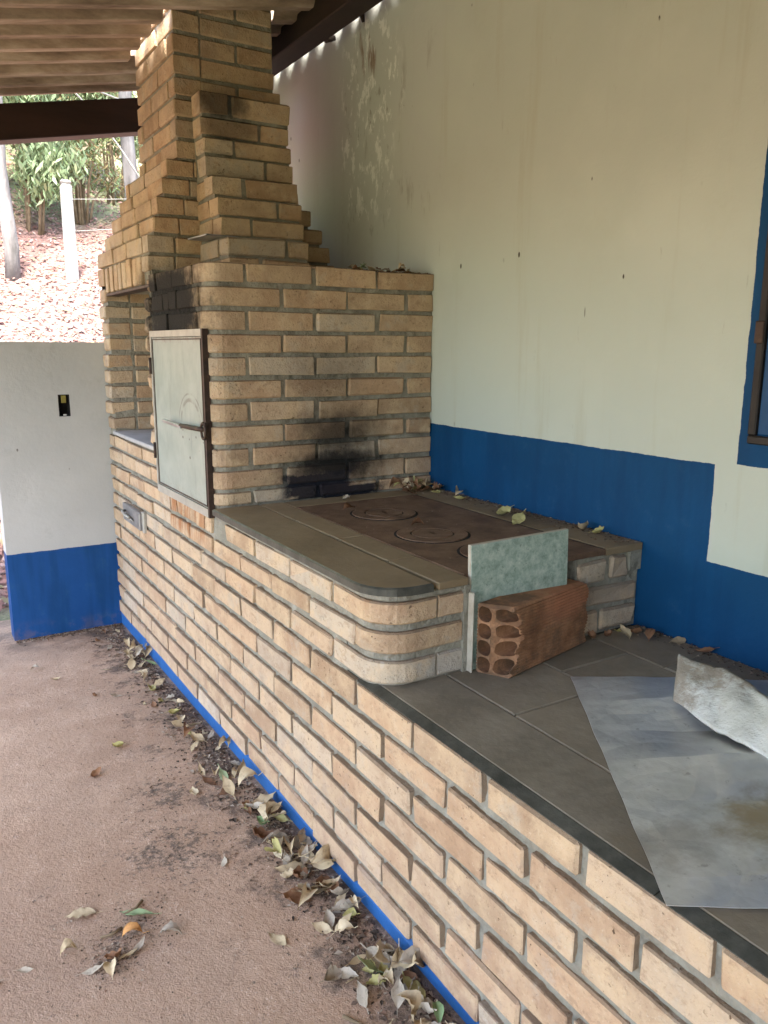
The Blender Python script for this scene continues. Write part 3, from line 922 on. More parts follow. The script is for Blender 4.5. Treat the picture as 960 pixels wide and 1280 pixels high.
# core of the rounded corner
def opath(y_to, x_to, off=0.0, n=6):
    pts = []
    cx, cy = RC, YO + RC
    if y_to > cy + .004: pts.append((off, y_to, -1, 0))
    for i in range(n + 1):
        a = math.pi + (math.pi / 2) * i / n
        pts.append((cx + (RC - off) * math.cos(a), cy + (RC - off) * math.sin(a), math.cos(a), math.sin(a)))
    if x_to > cx + .004: pts.append((x_to, YO + off, 0, -1))
    return pts
curved_brick(oven, opath(1.236, .10, off=.008), .788, ZT - .0046, .05, M['mortar'], 'corner_core', .001)
for r in range(11):
    z1 = ZT - r * CP
    z0 = z1 - CP + .0145
    if r == 10: z0 = .812
    js = [.132 + .24 * k for k in range(4)] if r % 2 == 0 else [.252 + .24 * k for k in range(3)]
    dz = U(-.002, .002)
    # corner brick, running on over the front only above the door
    yt = (1.30 if r == 0 else 1.235 if r == 1 else 1.27) if r < 3 else 1.215
    if r == 1: yt = 1.24
    curved_brick(oven, opath(yt, js[0] - .0075 + U(-.003, .003)), z0 + dz, z1 + dz, .055, 'obrick')
    js = js + [.846]
    for a, b in zip(js[:-1], js[1:]):
        if b - a < .03: continue
        s = U(-.004, .004)
        obrick(oven, (a + .0075 + s, YO + U(-.003, .002), z0 + dz), (b - .0075 + s if b < .84 else .844, YO + .09, z1 + dz))
    if r < 3:
        fy = [[1.30, 1.53, 1.72, 1.80], [1.24, 1.47, 1.565, 1.645, 1.80], [1.27, 1.39, 1.59, 1.80]][r]
        for a, b in zip(fy[:-1], fy[1:]):
            obrick(oven, (U(-.003, .003), a + .007, z0 + dz), (.09, b - .007, z1 + dz))
    # ragged ends of the pier between the door and the open barbecue
for i in range(9):
    z0 = .945 + i * .0715
    w = U(-.012, .016)
    obrick(oven, (U(-.006, .004), 1.806, z0), (.11, 1.868 + w, z0 + .056), jit=.004, c=.010, tilt=.012)
mortar_core('pier', [((.014, 1.797, .79), (.115, 1.853, 1.6))], oven)
# inside of the oven behind the door
mortar_core('oven_back', [((.60, 1.24, .79), (.64, 1.80, 1.55))], oven)

# iron oven door
frame = plain_boxes('oven_door', [((-.008, 1.197, .772), (.012, 1.212, 1.377)), ((-.008, 1.784, .772), (.012, 1.799, 1.377)),
                                  ((-.0083, 1.2115, .772), (.0117, 1.7845, .800)), ((-.0083, 1.2115, 1.355), (.0117, 1.7845, 1.377))], M['darkiron'], bbq, (0, 1.5, .772))
frame.data.materials.append(M['lightsteel'])
for i, p in enumerate(frame.data.polygons):
    if i >= 6: p.material_index = 1
box('panel', (-.0045, 1.213, .801), (.004, 1.783, 1.354), M['door'], frame, .002)
plain_boxes('rim', [((-.0065, 1.222, .806), (-.0043, 1.226, 1.348)), ((-.0065, 1.772, .806), (-.0043, 1.776, 1.348)),
                    ((-.0064, 1.2262, .806), (-.0042, 1.7718, .810)), ((-.0064, 1.2262, 1.344), (-.0042, 1.7718, 1.348))], M['darkiron'], frame, (0, 1.5, .806))
latch = tube('handle', [(-.012, 1.205, 1.062), (-.022, 1.23, 1.062), (-.026, 1.36, 1.060), (-.028, 1.40, 1.060)], [.007, .008, .008, .007], M['darkiron'], frame)
box('grip', (-.034, 1.39, 1.052), (-.022, 1.60, 1.064), M['steel'], frame, .002, rot=Matrix.Rotation(.02, 3, 'X'))
tube('latch_ring', [(-.014, 1.206 + .021 * math.cos(t), 1.057 + .026 * math.sin(t)) for t in np.linspace(0, 2 * math.pi, 17)], .0045, M['darkiron'], frame, 6)
box('keeper', (-.016, 1.188, 1.035), (-.004, 1.200, 1.085), M['darkiron'], frame, .002)
for zz in (.93, 1.25):
    tube('hinge', [(-.010, 1.795, zz - .03), (-.010, 1.795, zz + .03)], .007, M['darkiron'], frame)

# ash hatch plate low on the front
hatch = box('ash_hatch', (-.022, 2.062, .556), (-.004, 2.345, .634), M['steel'], bbq, .003)
box('hatch_frame', (-.012, 2.030, .550), (.002, 2.0605, .640), M['lightsteel'], hatch, .002)
tube('handle', [(-.022, 2.30, .604), (-.040, 2.28, .606), (-.044, 2.22, .600), (-.038, 2.17, .596)], .006, M['lightsteel'], hatch)
tube('rod', [(-.025, 2.30, .590), (-.028, 2.15, .584)], .003, M['lightsteel'], hatch)

# open barbecue: sill, left pier, far side wall, lintel, soldiers
box('sill', (-.006, 1.812, .922), (.60, 2.515, .938), M['sill'], bbq, .003)
fire = mortar_core('firebox', [((.012, 2.520, .79), (.62, 2.627, 1.66)), ((.60, 1.80, .79), (.66, 2.52, 1.66)), ((.115, 1.81, .94), (.62, 1.84, 1.62))], bbq)
for i in range(9):
    z0 = .942 + i * .0715
    obrick(fire, (U(-.008, .002), 2.517, z0), (.105, 2.624, z0 + .056), jit=.003, c=.006, tilt=.01)
    js = [.11, .23, .47, .60] if i % 2 else [.11, .35, .59]
    for a, b in zip(js[:-1], js[1:]):
        obrick(fire, (a + .004, 2.5135, z0), (b - .008, 2.6, z0 + .056))
box('lintel', (.004, 1.815, 1.538), (.06, 2.512, 1.550), M['darkiron'], bbq, .002)

hood = mortar_core('hood', [((.012, 1.81, 1.552), (.62, 2.612, 1.662))], bbq)
for i in range(8):
    y0 = 1.892 + i * .0775
    obrick(hood, (U(-.004, .002), y0, 1.553), (.11, y0 + .056, 1.657), tilt=.012)
obrick(hood, (-.002, 2.518, 1.585), (.11, 2.618, 1.657))
HC = [(1.5955, 1.652, .002, 1.885, .78), (1.664, 1.722, .003, 2.615, .76), (1.734, 1.790, .024, 2.566, .724), (1.802, 1.860, .045, 2.515, .672),
      (1.872, 1.926, .069, 2.440, .62), (1.938, 1.992, .0885, 2.395, .57)]
nz = 2.004
shaft = None
rows = []
while nz < 2.72:
    rows.append((nz, nz + .0585, .130, 2.322 - (nz - 2.0) * .10, .545 if nz < 2.25 else .52)); nz += .0715
for i, (z0, z1, x0, yl, xr) in enumerate(HC + rows):
    par = hood
    if i == len(HC):
        shaft = mortar_core('chimney', [((.138, 1.808, 1.99), (.52, 2.27, 2.72))], bbq)
    if i >= len(HC): par = shaft
    else:
        plain_boxes('core', [((x0 + .008, 1.808, z0 - .012), (xr - .01, yl - .008, z1 + .0008 * i))], M['mortar'], hood, (x0, 1.8, z0))
    # front face bricks
    ya = 1.80
    if i == 0:
        obrick(par, (x0, ya, z0), (x0 + .10, 1.885, z1))
    else:
        js = [ya]
        step = .075 if i % 2 else .20
        y = ya + step
        while y < yl - .05:
            js.append(y); y += .232
        js.append(yl)
        for a, b in zip(js[:-1], js[1:]):
            obrick(par, (x0 + U(-.003, .003), a + (.006 if a > ya else 0), z0), (x0 + .10, b - (.006 if b < yl else 0), z1), jit=.0018, tilt=.004)
    # side face bricks (facing the stove)
    js = [x0 + .102]
    x = x0 + (.245 if i % 2 else .125)
    if x - js[0] < .06: x += .24 if i % 2 == 0 else 0
    while x < xr - .04:
        js.append(x); x += .24
    js.append(xr)
    for a, b in zip(js[:-1], js[1:]):
        obrick(par, (a + .004, 1.80 + U(-.003, .002), z0), (b - .008 if b < xr else b, 1.88, z1))

# oven flue block leaning on the hood
FL = [(1.560, 1.628, 1.500, .521), (1.640, 1.700, 1.515, .525), (1.7125, 1.771, 1.561, .530), (1.7835, 1.842, 1.582, .529), (1.8545, 1.917, 1.615, .529),
      (1.930, 1.993, 1.673, .536), (2.006, 2.060, 1.690, .541), (2.073, 2.130, 1.700, .535), (2.143, 2.212, 1.688, .537)]
flue = mortar_core('oven_flue', [((.208, 1.71, 1.565), (.52, 1.80, 2.205))], bbq)
for i, (z0, z1, yf, xr) in enumerate(FL):
    x0 = .206 - .0025 * i
    plain_boxes('core', [((x0 + .008, yf + .008, z0 - .013), (xr - .008, 1.80, z1 + .001))], M['mortar'], flue, (x0, yf, z0))
    L = .225 if i % 2 == 1 else .112
    if i == 8: L = .108
    if i == 7: L = .222
    js = [x0, x0 + L + .006, xr]
    for q, (a, b) in enumerate(zip(js[:-1], js[1:])):
        obrick(flue, (a + (.008 if q else 0), yf + U(-.003, .003), z0), (b - .007 if b < xr else b, yf + .085, z1), jit=.0025)
    if 1.795 - (yf + .095) > .03:
        obrick(flue, (x0 + U(-.002, .003), yf + .095, z0), (x0 + .09, 1.797, z1), jit=.003)
damper = box('damper_plate', (.135, 1.56, 1.7035), (.26, 1.72, 1.7095), M['steel'], bbq, .001, rot=Matrix.Rotation(.10, 3, 'Z'))

# ------------------------------------------------------------------ porch roof
SL, Z0, YG = .19, 2.463, 2.76
roof = thing('porch_roof', 'corrugated fibre cement porch roof on dark timber beams', 'roof', (-.8, 0, 2.3))
PITCH = .152
def sheet(y0, y1, x0, x1, lift):
    ny = max(4, int(round((y1 - y0) / PITCH * 16)))
    ys = [y0 + (y1 - y0) * i / ny for i in range(ny + 1)]
    V, F = [], []
    for t in (0, .006):
        for y in ys:
            w = .030 * max(-1, min(1, 1.7 * math.cos(2 * math.pi * (y - YG) / PITCH + math.pi)))
            for x in (x0, x1):
                V.append((x, y, Z0 + SL * x + w + t + lift))
    n = (ny + 1) * 2
    for i in range(ny):
        a = 2 * i
        F.append((a, a + 1, a + 3, a + 2)); F.append((n + a, n + a + 2, n + a + 3, n + a + 1))
        F.append((a, a + 2, n + a + 2, n + a)); F.append((a + 1, n + a + 1, n + a + 3, a + 3))
    F.append((0, n, n + 1, 1)); F.append((2 * ny, 2 * ny + 1, n + 2 * ny + 1, n + 2 * ny))
    c = Vector(((x0 + x1) / 2, (y0 + y1) / 2, Z0))
    return link('roof_sheet', mesh('roof_sheet', [Vector(v) - c for v in V], F), M['roof'], roof, c)
XE = .838
sheet(2.345, YG, -2.10, .832, .0)
sheet(1.795, 2.36, -2.10, .108, .007)
sheet(1.795, 2.36, .535, .832, .007)
y = 1.80
i = 0
while y > -3.2:
    sheet(y - .93, y + .01, -2.10, 0.833 if i == 0 else XE, .007 * ((i + 1) % 2)); y -= .92; i += 1
for ym in (2.62, -.9, -3.3):
    # rafters follow the fall of the roof
    a = math.atan(SL)
    V, F = chamfer_box(2.70 / math.cos(a), .10, .140, .004)
    Rm = Matrix.Rotation(-a, 3, 'Y')
    if ym == -.9: continue
    xm = -.68
    link('rafter', mesh('rafter', [Rm @ v for v in V], F), M['beam'], roof, (xm, ym + .05, 2.302 + SL * xm))
box('wall_beam', (.635, -3.395, 2.492), (.735, 2.60, 2.585), M['beamy'], roof, .004)
box('eave_beam', (-1.98, -3.395, 1.955), (-1.86, 2.7, 2.045), M['beamy'], roof, .004)


# ------------------------------------------------------------------ things lying on the worktop
def green_panel():
    t = thing('green_tile', 'green mottled ceramic tile propped upright across the firebox mouth', 'tile', (.41, .145, .576))
    Rm = Matrix.Rotation(-.012, 3, 'Y') @ Matrix.Rotation(-.02, 3, 'X')
    V, F = chamfer_box(.302, .0022, .303, .0006)
    link('glaze', mesh('glaze', [Rm @ (v + Vector((0, -.0068, 0))) for v in V], F), M['gtile'], t, (.4035, .1455, .728))
    V, F = chamfer_box(.304, .011, .305, .001)
    link('biscuit', mesh('biscuit', [Rm @ v for v in V], F), M['tile_edge'], t, (.4035, .1455, .728))
green_panel()
strip_o = box('pale_strip', (.2405, .118, .577), (.2475, .1355, .772), M['tile_edge'], None, .002, .001)
tag(strip_o, 'thin pale strip wedged beside the green tile at the firebox', 'strip')

def hollow_block():
    W, H, L = .086, .170, .345
    bm = bmesh.new()
    outer = []
    c = .008
    def rr(cx, cz, w, h, r, n=3):
        pts = []
        for (sx, sz, a0) in ((1, 1, 0), (-1, 1, 90), (-1, -1, 180), (1, -1, 270)):
            for i in range(n + 1):
                a = math.radians(a0 + 90 * i / n)
                pts.append((cx + sx * (w / 2 - r) + r * math.cos(a), cz + sz * (h / 2 - r) + r * math.sin(a)))
        return pts
    ribs = [(-W / 2 + (.0030 if i % 2 else 0), H / 2 - .006 - (H - .012) * i / 40) for i in range(41)]
    back = [(W / 2 - (.0030 if i % 2 else 0), -H / 2 + .006 + (H - .012) * i / 40) for i in range(41)]
    loops = [ribs + [(-W / 2 + .006, -H / 2), (W / 2 - .006, -H / 2)] + back + [(W / 2 - .006, H / 2), (-W / 2 + .006, H / 2)]]
    for i in range(2):
        for j in range(4):
            loops.append(rr((i - .5) * .0415, (j - 1.5) * .0410, .0355, .0358, .012))
    edges = []
    for lp in loops:
        vs_ = [bm.verts.new((0, p[0], p[1])) for p in lp]
        for i in range(len(vs_)):
            edges.append(bm.edges.new((vs_[i], vs_[(i + 1) % len(vs_)])))
    bmesh.ops.triangle_fill(bm, use_beauty=True, edges=edges)
    ext = bmesh.ops.extrude_face_region(bm, geom=bm.faces[:])
    far = [g for g in ext['geom'] if isinstance(g, bmesh.types.BMVert)]
    for v in far: v.co.x += L
    near = [v for v in bm.verts if v.co.x < .001]
    # the outer shell is broken away at the near end
    for v in near:
        f = max(0, min(1, (-v.co.y + .004) / .049))
        br = .066 - .040 * (abs(v.co.z - .012) / .095) ** 1.2
        n = .010 * math.sin(v.co.z * 130 + 1.0) + .006 * math.sin(v.co.z * 310)
        v.co.x += f ** .8 * (br + n) if f > 0 else 0
    for v in far:
        v.co.x += -.012 * max(0, v.co.z / .095) ** 3 - .006 * math.sin(v.co.z * 90)
        if v.co.z > .08: v.co.z -= .008
    me = bm_mesh('hollow_block', bm)
    o = link('hollow_block', me, M['clay'], None, (.2685, .0815, .5762 + .085))
    o.rotation_euler = (0, 0, math.radians(13.6))
    # location is the middle of the near end
    tag(o, 'reddish hollow clay block with broken end lying before the green tile', 'block')
    return o
hollow_block()

def foil():
    A = Vector((.424, -.020)); Bp = Vector((-.012, -.650))
    el = (Bp - A); n_ = Vector((.82, -.572))
    nu, nv = 56, 44
    V, F = [], []
    W = .52
    cre = [0.0, 10 / 56, 19 / 56, 28 / 56, 37 / 56, 52 / 56, 1.0]
    ch = [.004, .021, .003, .022, .003, .017, .001]
    for j in range(nv + 1):
        for i in range(nu + 1):
            s = i / nu; t = j / nv
            edge = .0008 * math.sin(s * 31) * (1 - t) ** 3
            p = A + el * s + n_ * (W * t + edge)
            z = np.interp(s, cre, ch)
            z += .002 * math.sin(p.x * 19 + p.y * 11) + .0012 * math.sin(p.x * 41 - p.y * 37 + 1) + .004
            roll_ = max(0, 1 - t / .025)
            z += .004 * roll_ * abs(math.sin(s * 40 + 1))
            z *= (.06 + .94 * min(1, t * 2.2))
            V.append((p.x, min(p.y, 9), .5772 + max(.0006, z)))
    nx = nu + 1
    F = [(j * nx + i, j * nx + i + 1, (j + 1) * nx + i + 1, (j + 1) * nx + i) for j in range(nv) for i in range(nu)]
    bm = bmesh.new()
    c = Vector((.3, -.45, .577))
    vs_ = [bm.verts.new(Vector(v) - c) for v in V]
    for f in F: bm.faces.new([vs_[i] for i in f])
    ext = bmesh.ops.extrude_face_region(bm, geom=bm.faces[:])
    for g in ext['geom']:
        if isinstance(g, bmesh.types.BMVert): g.co.z += .0012
    o = link('foil_sheet', bm_mesh('foil_sheet', bm, True), M['foil'], None, c)
    md = o.modifiers.new('edges', 'EDGE_SPLIT'); md.split_angle = math.radians(4.5)
    tag(o, 'creased grey foil sheet spread over the slate worktop', 'sheet')
foil()

def sack():
    bot = [(.477, -.2665, .604), (.451, -.362, .598), (.445, -.407, .600), (.437, -.455, .601), (.430, -.508, .602), (.418, -.60, .601), (.40, -.72, .600)]
    mid = [(.522, -.232, .642), (.507, -.31, .636), (.505, -.36, .645), (.497, -.42, .642), (.482, -.475, .640), (.47, -.57, .638), (.455, -.70, .632)]
    tp = [(.563, -.199, .663), (.571, -.2605, .662), (.586, -.294, .664), (.560, -.373, .662), (.527, -.437, .660), (.52, -.55, .655), (.51, -.69, .65)]
    bk = [(.60, -.19, .606), (.625, -.255, .60), (.645, -.30, .60), (.63, -.38, .60), (.61, -.45, .60), (.60, -.56, .60), (.59, -.70, .60)]
    def interp(rowp, n):
        ts = np.linspace(0, 1, len(rowp)); P = np.array(rowp)
        t = np.linspace(0, 1, n)
        return np.stack([np.interp(t, ts, P[:, k]) for k in range(3)], -1)
    n, m = 46, 24
    rows_ = np.stack([interp(r, n) for r in (bot, mid, tp, bk)])
    vt = np.array([0, .38, .72, 1.0])
    V = []
    for v in np.linspace(0, 1, m):
        for i in range(n):
            p = np.array([np.interp(v, vt, rows_[:, i, k]) for k in range(3)])
            p[2] += .0018 * math.sin(i * .35 + v * 4) + .001 * math.sin(i * .9 - v * 7) - .008 * math.exp(-((i - 13) / 3.5) ** 2) * math.sin(v * math.pi)
            p[0] += .0012 * math.sin(i * .5 + v * 4)
            V.append(p)
    c = np.array((.5, -.4, .59))
    bm = bmesh.new()
    vs_ = [bm.verts.new(tuple(p - c)) for p in V]
    for j in range(m - 1):
        for i in range(n - 1):
            bm.faces.new((vs_[j * n + i], vs_[j * n + i + 1], vs_[(j + 1) * n + i + 1], vs_[(j + 1) * n + i]))
    bmesh.ops.recalc_face_normals(bm, faces=bm.faces)
    bmesh.ops.solidify(bm, geom=bm.faces[:], thickness=-.007)
    o = link('felt_scrap', bm_mesh('felt_scrap', bm, True), M['sack'], None, c)
    tag(o, 'stained stiff white felt scrap folded over on the foil sheet', 'scrap')
sack()
V = [(.60, -.46, .578), (.70, -.405, .582), (.76, -.45, .60), (.70, -.56, .612), (.62, -.56, .60)]
def scrap():
    bm = bmesh.new()
    c = Vector((.68, -.48, .58))
    vs_ = [bm.verts.new(Vector(v) - c) for v in V]
    bm.faces.new(vs_)
    bmesh.ops.solidify(bm, geom=bm.faces[:], thickness=.004)
    o = link('paper_scrap', bm_mesh('paper_scrap', bm), M['sack'], None, c)
    tag(o, 'small white scrap tucked between the felt and the blue wall', 'scrap')
scrap()

# ------------------------------------------------------------------ fallen leaves
def leaf_mesh(L, W, curl, fold, twist, notch=0.0):
    n = 10
    V, F = [], []
    for i in range(n + 1):
        t = i / n
        w = W * (math.sin(math.pi * t ** .85) ** 1.25) * (1 + U(-.07, .07)) if 0 < i < n else .0008
        a = curl * (t - .5)
        yy = (math.sin(a) / curl if abs(curl) > .01 else (t - .5)) * L
        zz = ((1 - math.cos(a)) / curl if abs(curl) > .01 else 0) * L
        tw = twist * (t - .5)
        for s in (-1, -.5, 0, .5, 1):
            lx = s * w / 2
            lz = abs(s) ** 1.4 * w / 2 * fold * (1 + U(-.4, .4)) + U(-.045, .045) * W * (1 + abs(s))
            V.append(Vector((lx * math.cos(tw) - lz * math.sin(tw), yy, zz + lx * math.sin(tw) + lz * math.cos(tw))))
    for i in range(n):
        for j in range(4):
            F.append((i * 5 + j, i * 5 + j + 1, i * 5 + j + 6, i * 5 + j + 5))
    b = len(V)     # stalk
    e = V[2]
    V += [e + Vector((.0012, 0, 0)), e + Vector((-.0012, 0, 0)), e + Vector((-.001, -L * .22, L * .03)), e + Vector((.001, -L * .22, L * .03))]
    F.append((b, b + 1, b + 2, b + 3))
    zmin = min(v.z for v in V)
    V = [v - Vector((0, 0, zmin)) for v in V]
    return mesh('leaf', V, F, True)
POOL = {k: [leaf_mesh(U(.05, .085), U(.020, .042), (U(.2, 1.2) if q % 2 else U(1.4, 3.0)) * random.choice((1, 1, -1)), (U(.05, .5) if q % 2 else U(.5, 1.5)), U(-1.3, 1.3)) for q in range(14)] for k in ('tan', 'grey', 'brown', 'yellow', 'green', 'orange')}
def leaf(kind, x, y, z, label, group, rz=None, scale=1.0, tilt=.35, flat=False):
    src = random.choice(POOL[kind])
    me = src.copy()
    o = link('fallen_leaf', me, M['leaf_' + kind], None, (x, y, z))
    o.rotation_euler = (U(-tilt, tilt), U(-tilt, tilt), U(0, 6.28) if rz is None else rz)
    o.scale = (scale,) * 3
    # rest the lowest point on the surface
    mat_ = o.rotation_euler.to_matrix()
    zz = min((mat_ @ (v.co * scale)).z for v in me.vertices)
    o.location.z = z - zz + .001
    return tag(o, label, 'leaf', group)
names = {'tan': 'dry tan', 'grey': 'dry greyish', 'brown': 'dry brown', 'yellow': 'yellowed', 'green': 'green', 'orange': 'orange'}
# drift along the foot of the counter
spots = []
for q in range(258):
    t = random.random() ** 1.6
    y = -.62 + t * 2.9
    spread = .10 * (1 - .5 * t) + .02
    d = min(abs(random.gauss(0, spread * .62)), .22)
    dens = 1.0 if y < .8 else .45
    if random.random() > dens: continue
    x = -.022 - d
    k = random.choices(['tan', 'grey', 'brown', 'yellow', 'green'], [50, 26, 16, 5, 3])[0]
    h = fz(y) + max(0, .030 * (1 - d / .07)) * random.random() * (1 if y < .9 else .4)
    leaf(k, x, y, h, f'{names[k]} curled leaf in the litter along the blue skirting', f'{names[k]} leaves drifted against the skirting', scale=U(.6, 1.25), tilt=.65)
for k, x, y, s, rz, lab in (('green', -.478, .46, 1.25, .8, 'large green leaf curled on the pink concrete floor'),
                            ('orange', -.505, .39, .95, 1.2, 'flat orange leaf beside the green leaf on the floor'),
                            ('grey', -.43, .35, .8, 1.0, 'greyish leaf lying next to the orange leaf on the floor'),
                            ('tan', -.594, .528, 1.0, 1.3, 'narrow tan leaf lying near the green leaf on the floor'),
                            ('tan', -.225, .21, .95, .3, 'pale tan pointed leaf alone on the concrete floor'),
                            ('yellow', -.319, 1.33, .95, .7, 'pale yellowish leaf alone on bare floor between wall and litter')):
    leaf(k, x, y, fz(y), lab, None, rz, s, .15)
for x, y, k in ((-.60, .33, 'grey'), (-.57, .31, 'tan'), (-.555, .345, 'brown'), (-.53, .335, 'tan'), (-.50, .345, 'grey')):
    leaf(k, x, y, fz(y), 'crumpled leaf in the small heap beyond the orange leaf' if k != 'brown' else 'dark brown crumpled leaf in the small heap on the floor', 'leaves in the small floor heap', None, .7, .6)
for x, y, k in ((-.73, .41, 'grey'), (-.64, .41, 'tan'), (-.80, .40, 'grey'), (-.19, .91, 'tan'), (-.155, 1.62, 'tan'), (-.23, 1.75, 'grey'), (-.20, 2.05, 'tan'), (-.40, 2.05, 'tan'), (-.46, 2.2, 'grey'), (-.13, 2.3, 'grey'), (-.42, 1.18, 'brown'), (-.09, 1.95, 'grey'), (-.30, 1.80, 'brown'), (-.16, 2.42, 'brown'), (-.05, 2.5, 'tan'), (-.10, 2.52, 'brown'), (-.35, 2.55, 'brown')):
    leaf(k, x, y, fz(y), f'small {names[k]} leaf scattered on the open concrete floor', f'{names[k]} leaves scattered on the floor', None, U(.5, .75), .4)
# on the stove top
for x, y, k, s in ((.80, 1.13, 'yellow', 1.0), (.755, 1.12, 'yellow', .9), (.72, 1.12, 'tan', 1.0), (.765, 1.02, 'yellow', .95), (.79, 1.05, 'brown', .9), (.69, 1.10, 'brown', .8),
                   (.775, .89, 'yellow', .9), (.81, .95, 'tan', .8), (.74, .615, 'yellow', 1.0), (.70, .50, 'yellow', 1.0), (.80, .33, 'tan', .9), (.81, .28, 'yellow', .7), (.76, 1.08, 'brown', .8), (.82, 1.08, 'tan', .7)):
    leaf(k, x, y, .811, f'{names[k]} leaf fallen behind the iron cooking plate', f'{names[k]} leaves behind the cooking plate', None, s, .5)
for q in range(16):
    x = U(.66, .835); y = 1.155 - abs(random.gauss(0, .05)) - (.835 - x) * .1
    k = random.choice(['yellow', 'tan', 'brown', 'tan', 'brown'])
    leaf(k, x, y, .811 + U(0, .012), f'{names[k]} leaf heaped in the corner between oven and blue wall', f'{names[k]} leaves heaped in the oven corner', None, U(.6, 1.0), .7)
leaf('brown', .36, .925, .8125, 'reddish dry leaf lying on the far lid of the stove', None, 2.0, 1.0, .3)
leaf('brown', .415, .61, .8125, 'small brown leaf between two stove lids', None, 1.1, .8, .3)
leaf('grey', .44, 1.09, .8095, 'pale round leaf standing against the sooty brick', None, 1.6, .6, .3)
for x, y, k in ((.655, .135, 'brown'), (.70, .125, 'brown'), (.735, .10, 'tan'), (.75, .13, 'yellow'), (.79, .06, 'brown'), (.82, .0, 'tan'), (.825, -.08, 'brown'), (.78, .10, 'brown')):
    leaf(k, x, y, .577, f'{names[k]} leaf on the worktop by the right firebox jamb', f'{names[k]} leaves by the right firebox jamb', None, U(.6, .9), .5)
# on top of the oven
for q in range(18):
    x = U(.60, .83); y = U(1.185, 1.45)
    k = random.choice(['brown', 'brown', 'tan', 'grey'])
    leaf(k, x, y, 1.579 + U(0, .012), f'{names[k]} leaf lying on top of the brick oven', f'{names[k]} leaves on top of the oven', None, U(.5, .85), .7)
# small weed growing on the oven top
weed = thing('weed', 'small green weed sprouting on top of the brick oven', 'weed', (.62, 1.30, 1.576))
tube('stem', [(.62, 1.30, 1.576), (.622, 1.295, 1.60), (.628, 1.29, 1.62)], [.0015, .0012, .0008], M['leaf_green'], weed, 5)
for a in (0.3, 1.7, 3.4, 4.8):
    me = leaf_mesh(.035, .013, .8, .3, .2)
    o = link('leaf', me, M['leaf_green'], weed, (.625, 1.292, 1.603)); o.rotation_euler = (.5, .2, a)
# crumbs and grit along the wall foot
def crumbs():
    V, F, T = [], [], []
    def put(x, y, z, s):
        n = len(V)
        a = U(0, 6.28); dx, dy = math.cos(a) * s, math.sin(a) * s
        e = U(.3, .8); h = s * U(.2, .7)
        V.extend([(x - dx, y - dy, z), (x + dy * e, y - dx * e, z + h), (x + dx, y + dy, z + h * .3), (x - dy * e, y + dx * e, z + h * .8)])
        F.append((n, n + 1, n + 2, n + 3))
        c = random.choice(((.10, .07, .05), (.16, .11, .08), (.30, .22, .15), (.36, .30, .23), (.06, .045, .035), (.20, .12, .08)))
        T.append(c)
    for q in range(5200):
        y = -.6 + 3.2 * random.random()
        x = -.012 - abs(random.gauss(0, .055 + .03 * random.random()))
        put(x, y, fz(y) + .0005, U(.0012, .008) * (1 if random.random() > .15 else 1.7))
    for q in range(2600):
        y = U(-.3, 2.6); x = U(-1.2, -.02)
        if random.random() < .45:
            cx, cy, r = random.choice(((-.33, .62, .15), (-.28, .95, .13), (-.49, .42, .07), (-.56, .34, .06)))
            x, y = random.gauss(cx, r * .6), random.gauss(cy, r * .7)
        put(x, y, fz(y) + .0005, U(.001, .0045))
    for q in range(700):
        x = U(-.48, 0); y = 2.628 - abs(random.gauss(0, .03)); put(x, y, fz(y) + .0005, U(.002, .009))
    me = mesh('leaf_crumbs', V, F)
    at = me.color_attributes.new('tint', 'FLOAT_COLOR', 'CORNER')
    arr = np.repeat(np.array([(*t, 1) for t in T], dtype=np.float32), 4, axis=0)
    at.data.foreach_set('color', arr.ravel())
    o = link('leaf_crumbs', me, M['tint'])
    tag(o, 'dark crumbs of leaf and grit swept along the floor edge', 'debris', kind='stuff')
    V.clear(); F.clear(); T.clear()
    for q in range(900):
        x = .842 - abs(random.gauss(0, .035)); y = U(.16, 1.15); put(x, y, .8105, U(.001, .006))
    for q in range(700):
        x = .842 - abs(random.gauss(0, .03)); y = U(-.7, .15); put(x, y, .5775, U(.001, .006))
    for q in range(900):
        x = U(.5, .842); y = 1.18 + abs(random.gauss(0, .08)); put(x, y, 1.5795, U(.002, .009))
    for q in range(250):
        x = U(.24, .8); y = U(.2, 1.1); put(x, y, .8128, U(.0008, .003))
    me = mesh('worktop_crumbs', V, F)
    at = me.color_attributes.new('tint', 'FLOAT_COLOR', 'CORNER')
    arr = np.repeat(np.array([(*t, 1) for t in T], dtype=np.float32), 4, axis=0)
    at.data.foreach_set('color', arr.ravel())
    o = link('worktop_crumbs', me, M['tint'])
    tag(o, 'dark crumbs of leaf lying on the stove, worktop and oven top', 'debris', kind='stuff')
crumbs()
# a few twigs
for pts, lab in (([(-.455, .50, -.004), (-.475, .48, -.003), (-.505, .475, -.004)], 'thick grey twig beside the green leaf on the floor'),
                 ([(-.52, .43, -.004), (-.545, .42, -.003), (-.57, .425, -.004)], 'thin dark twig beside the orange leaf on the floor'),
                 ([(-.20, -.06, .002), (-.13, -.20, .006), (-.09, -.36, .006)], 'long pale stalk lying in the litter by the skirting')):
    tag(tube('twig', pts, [.004, .0035, .002], M['stem'], None, 6), lab, 'twig')

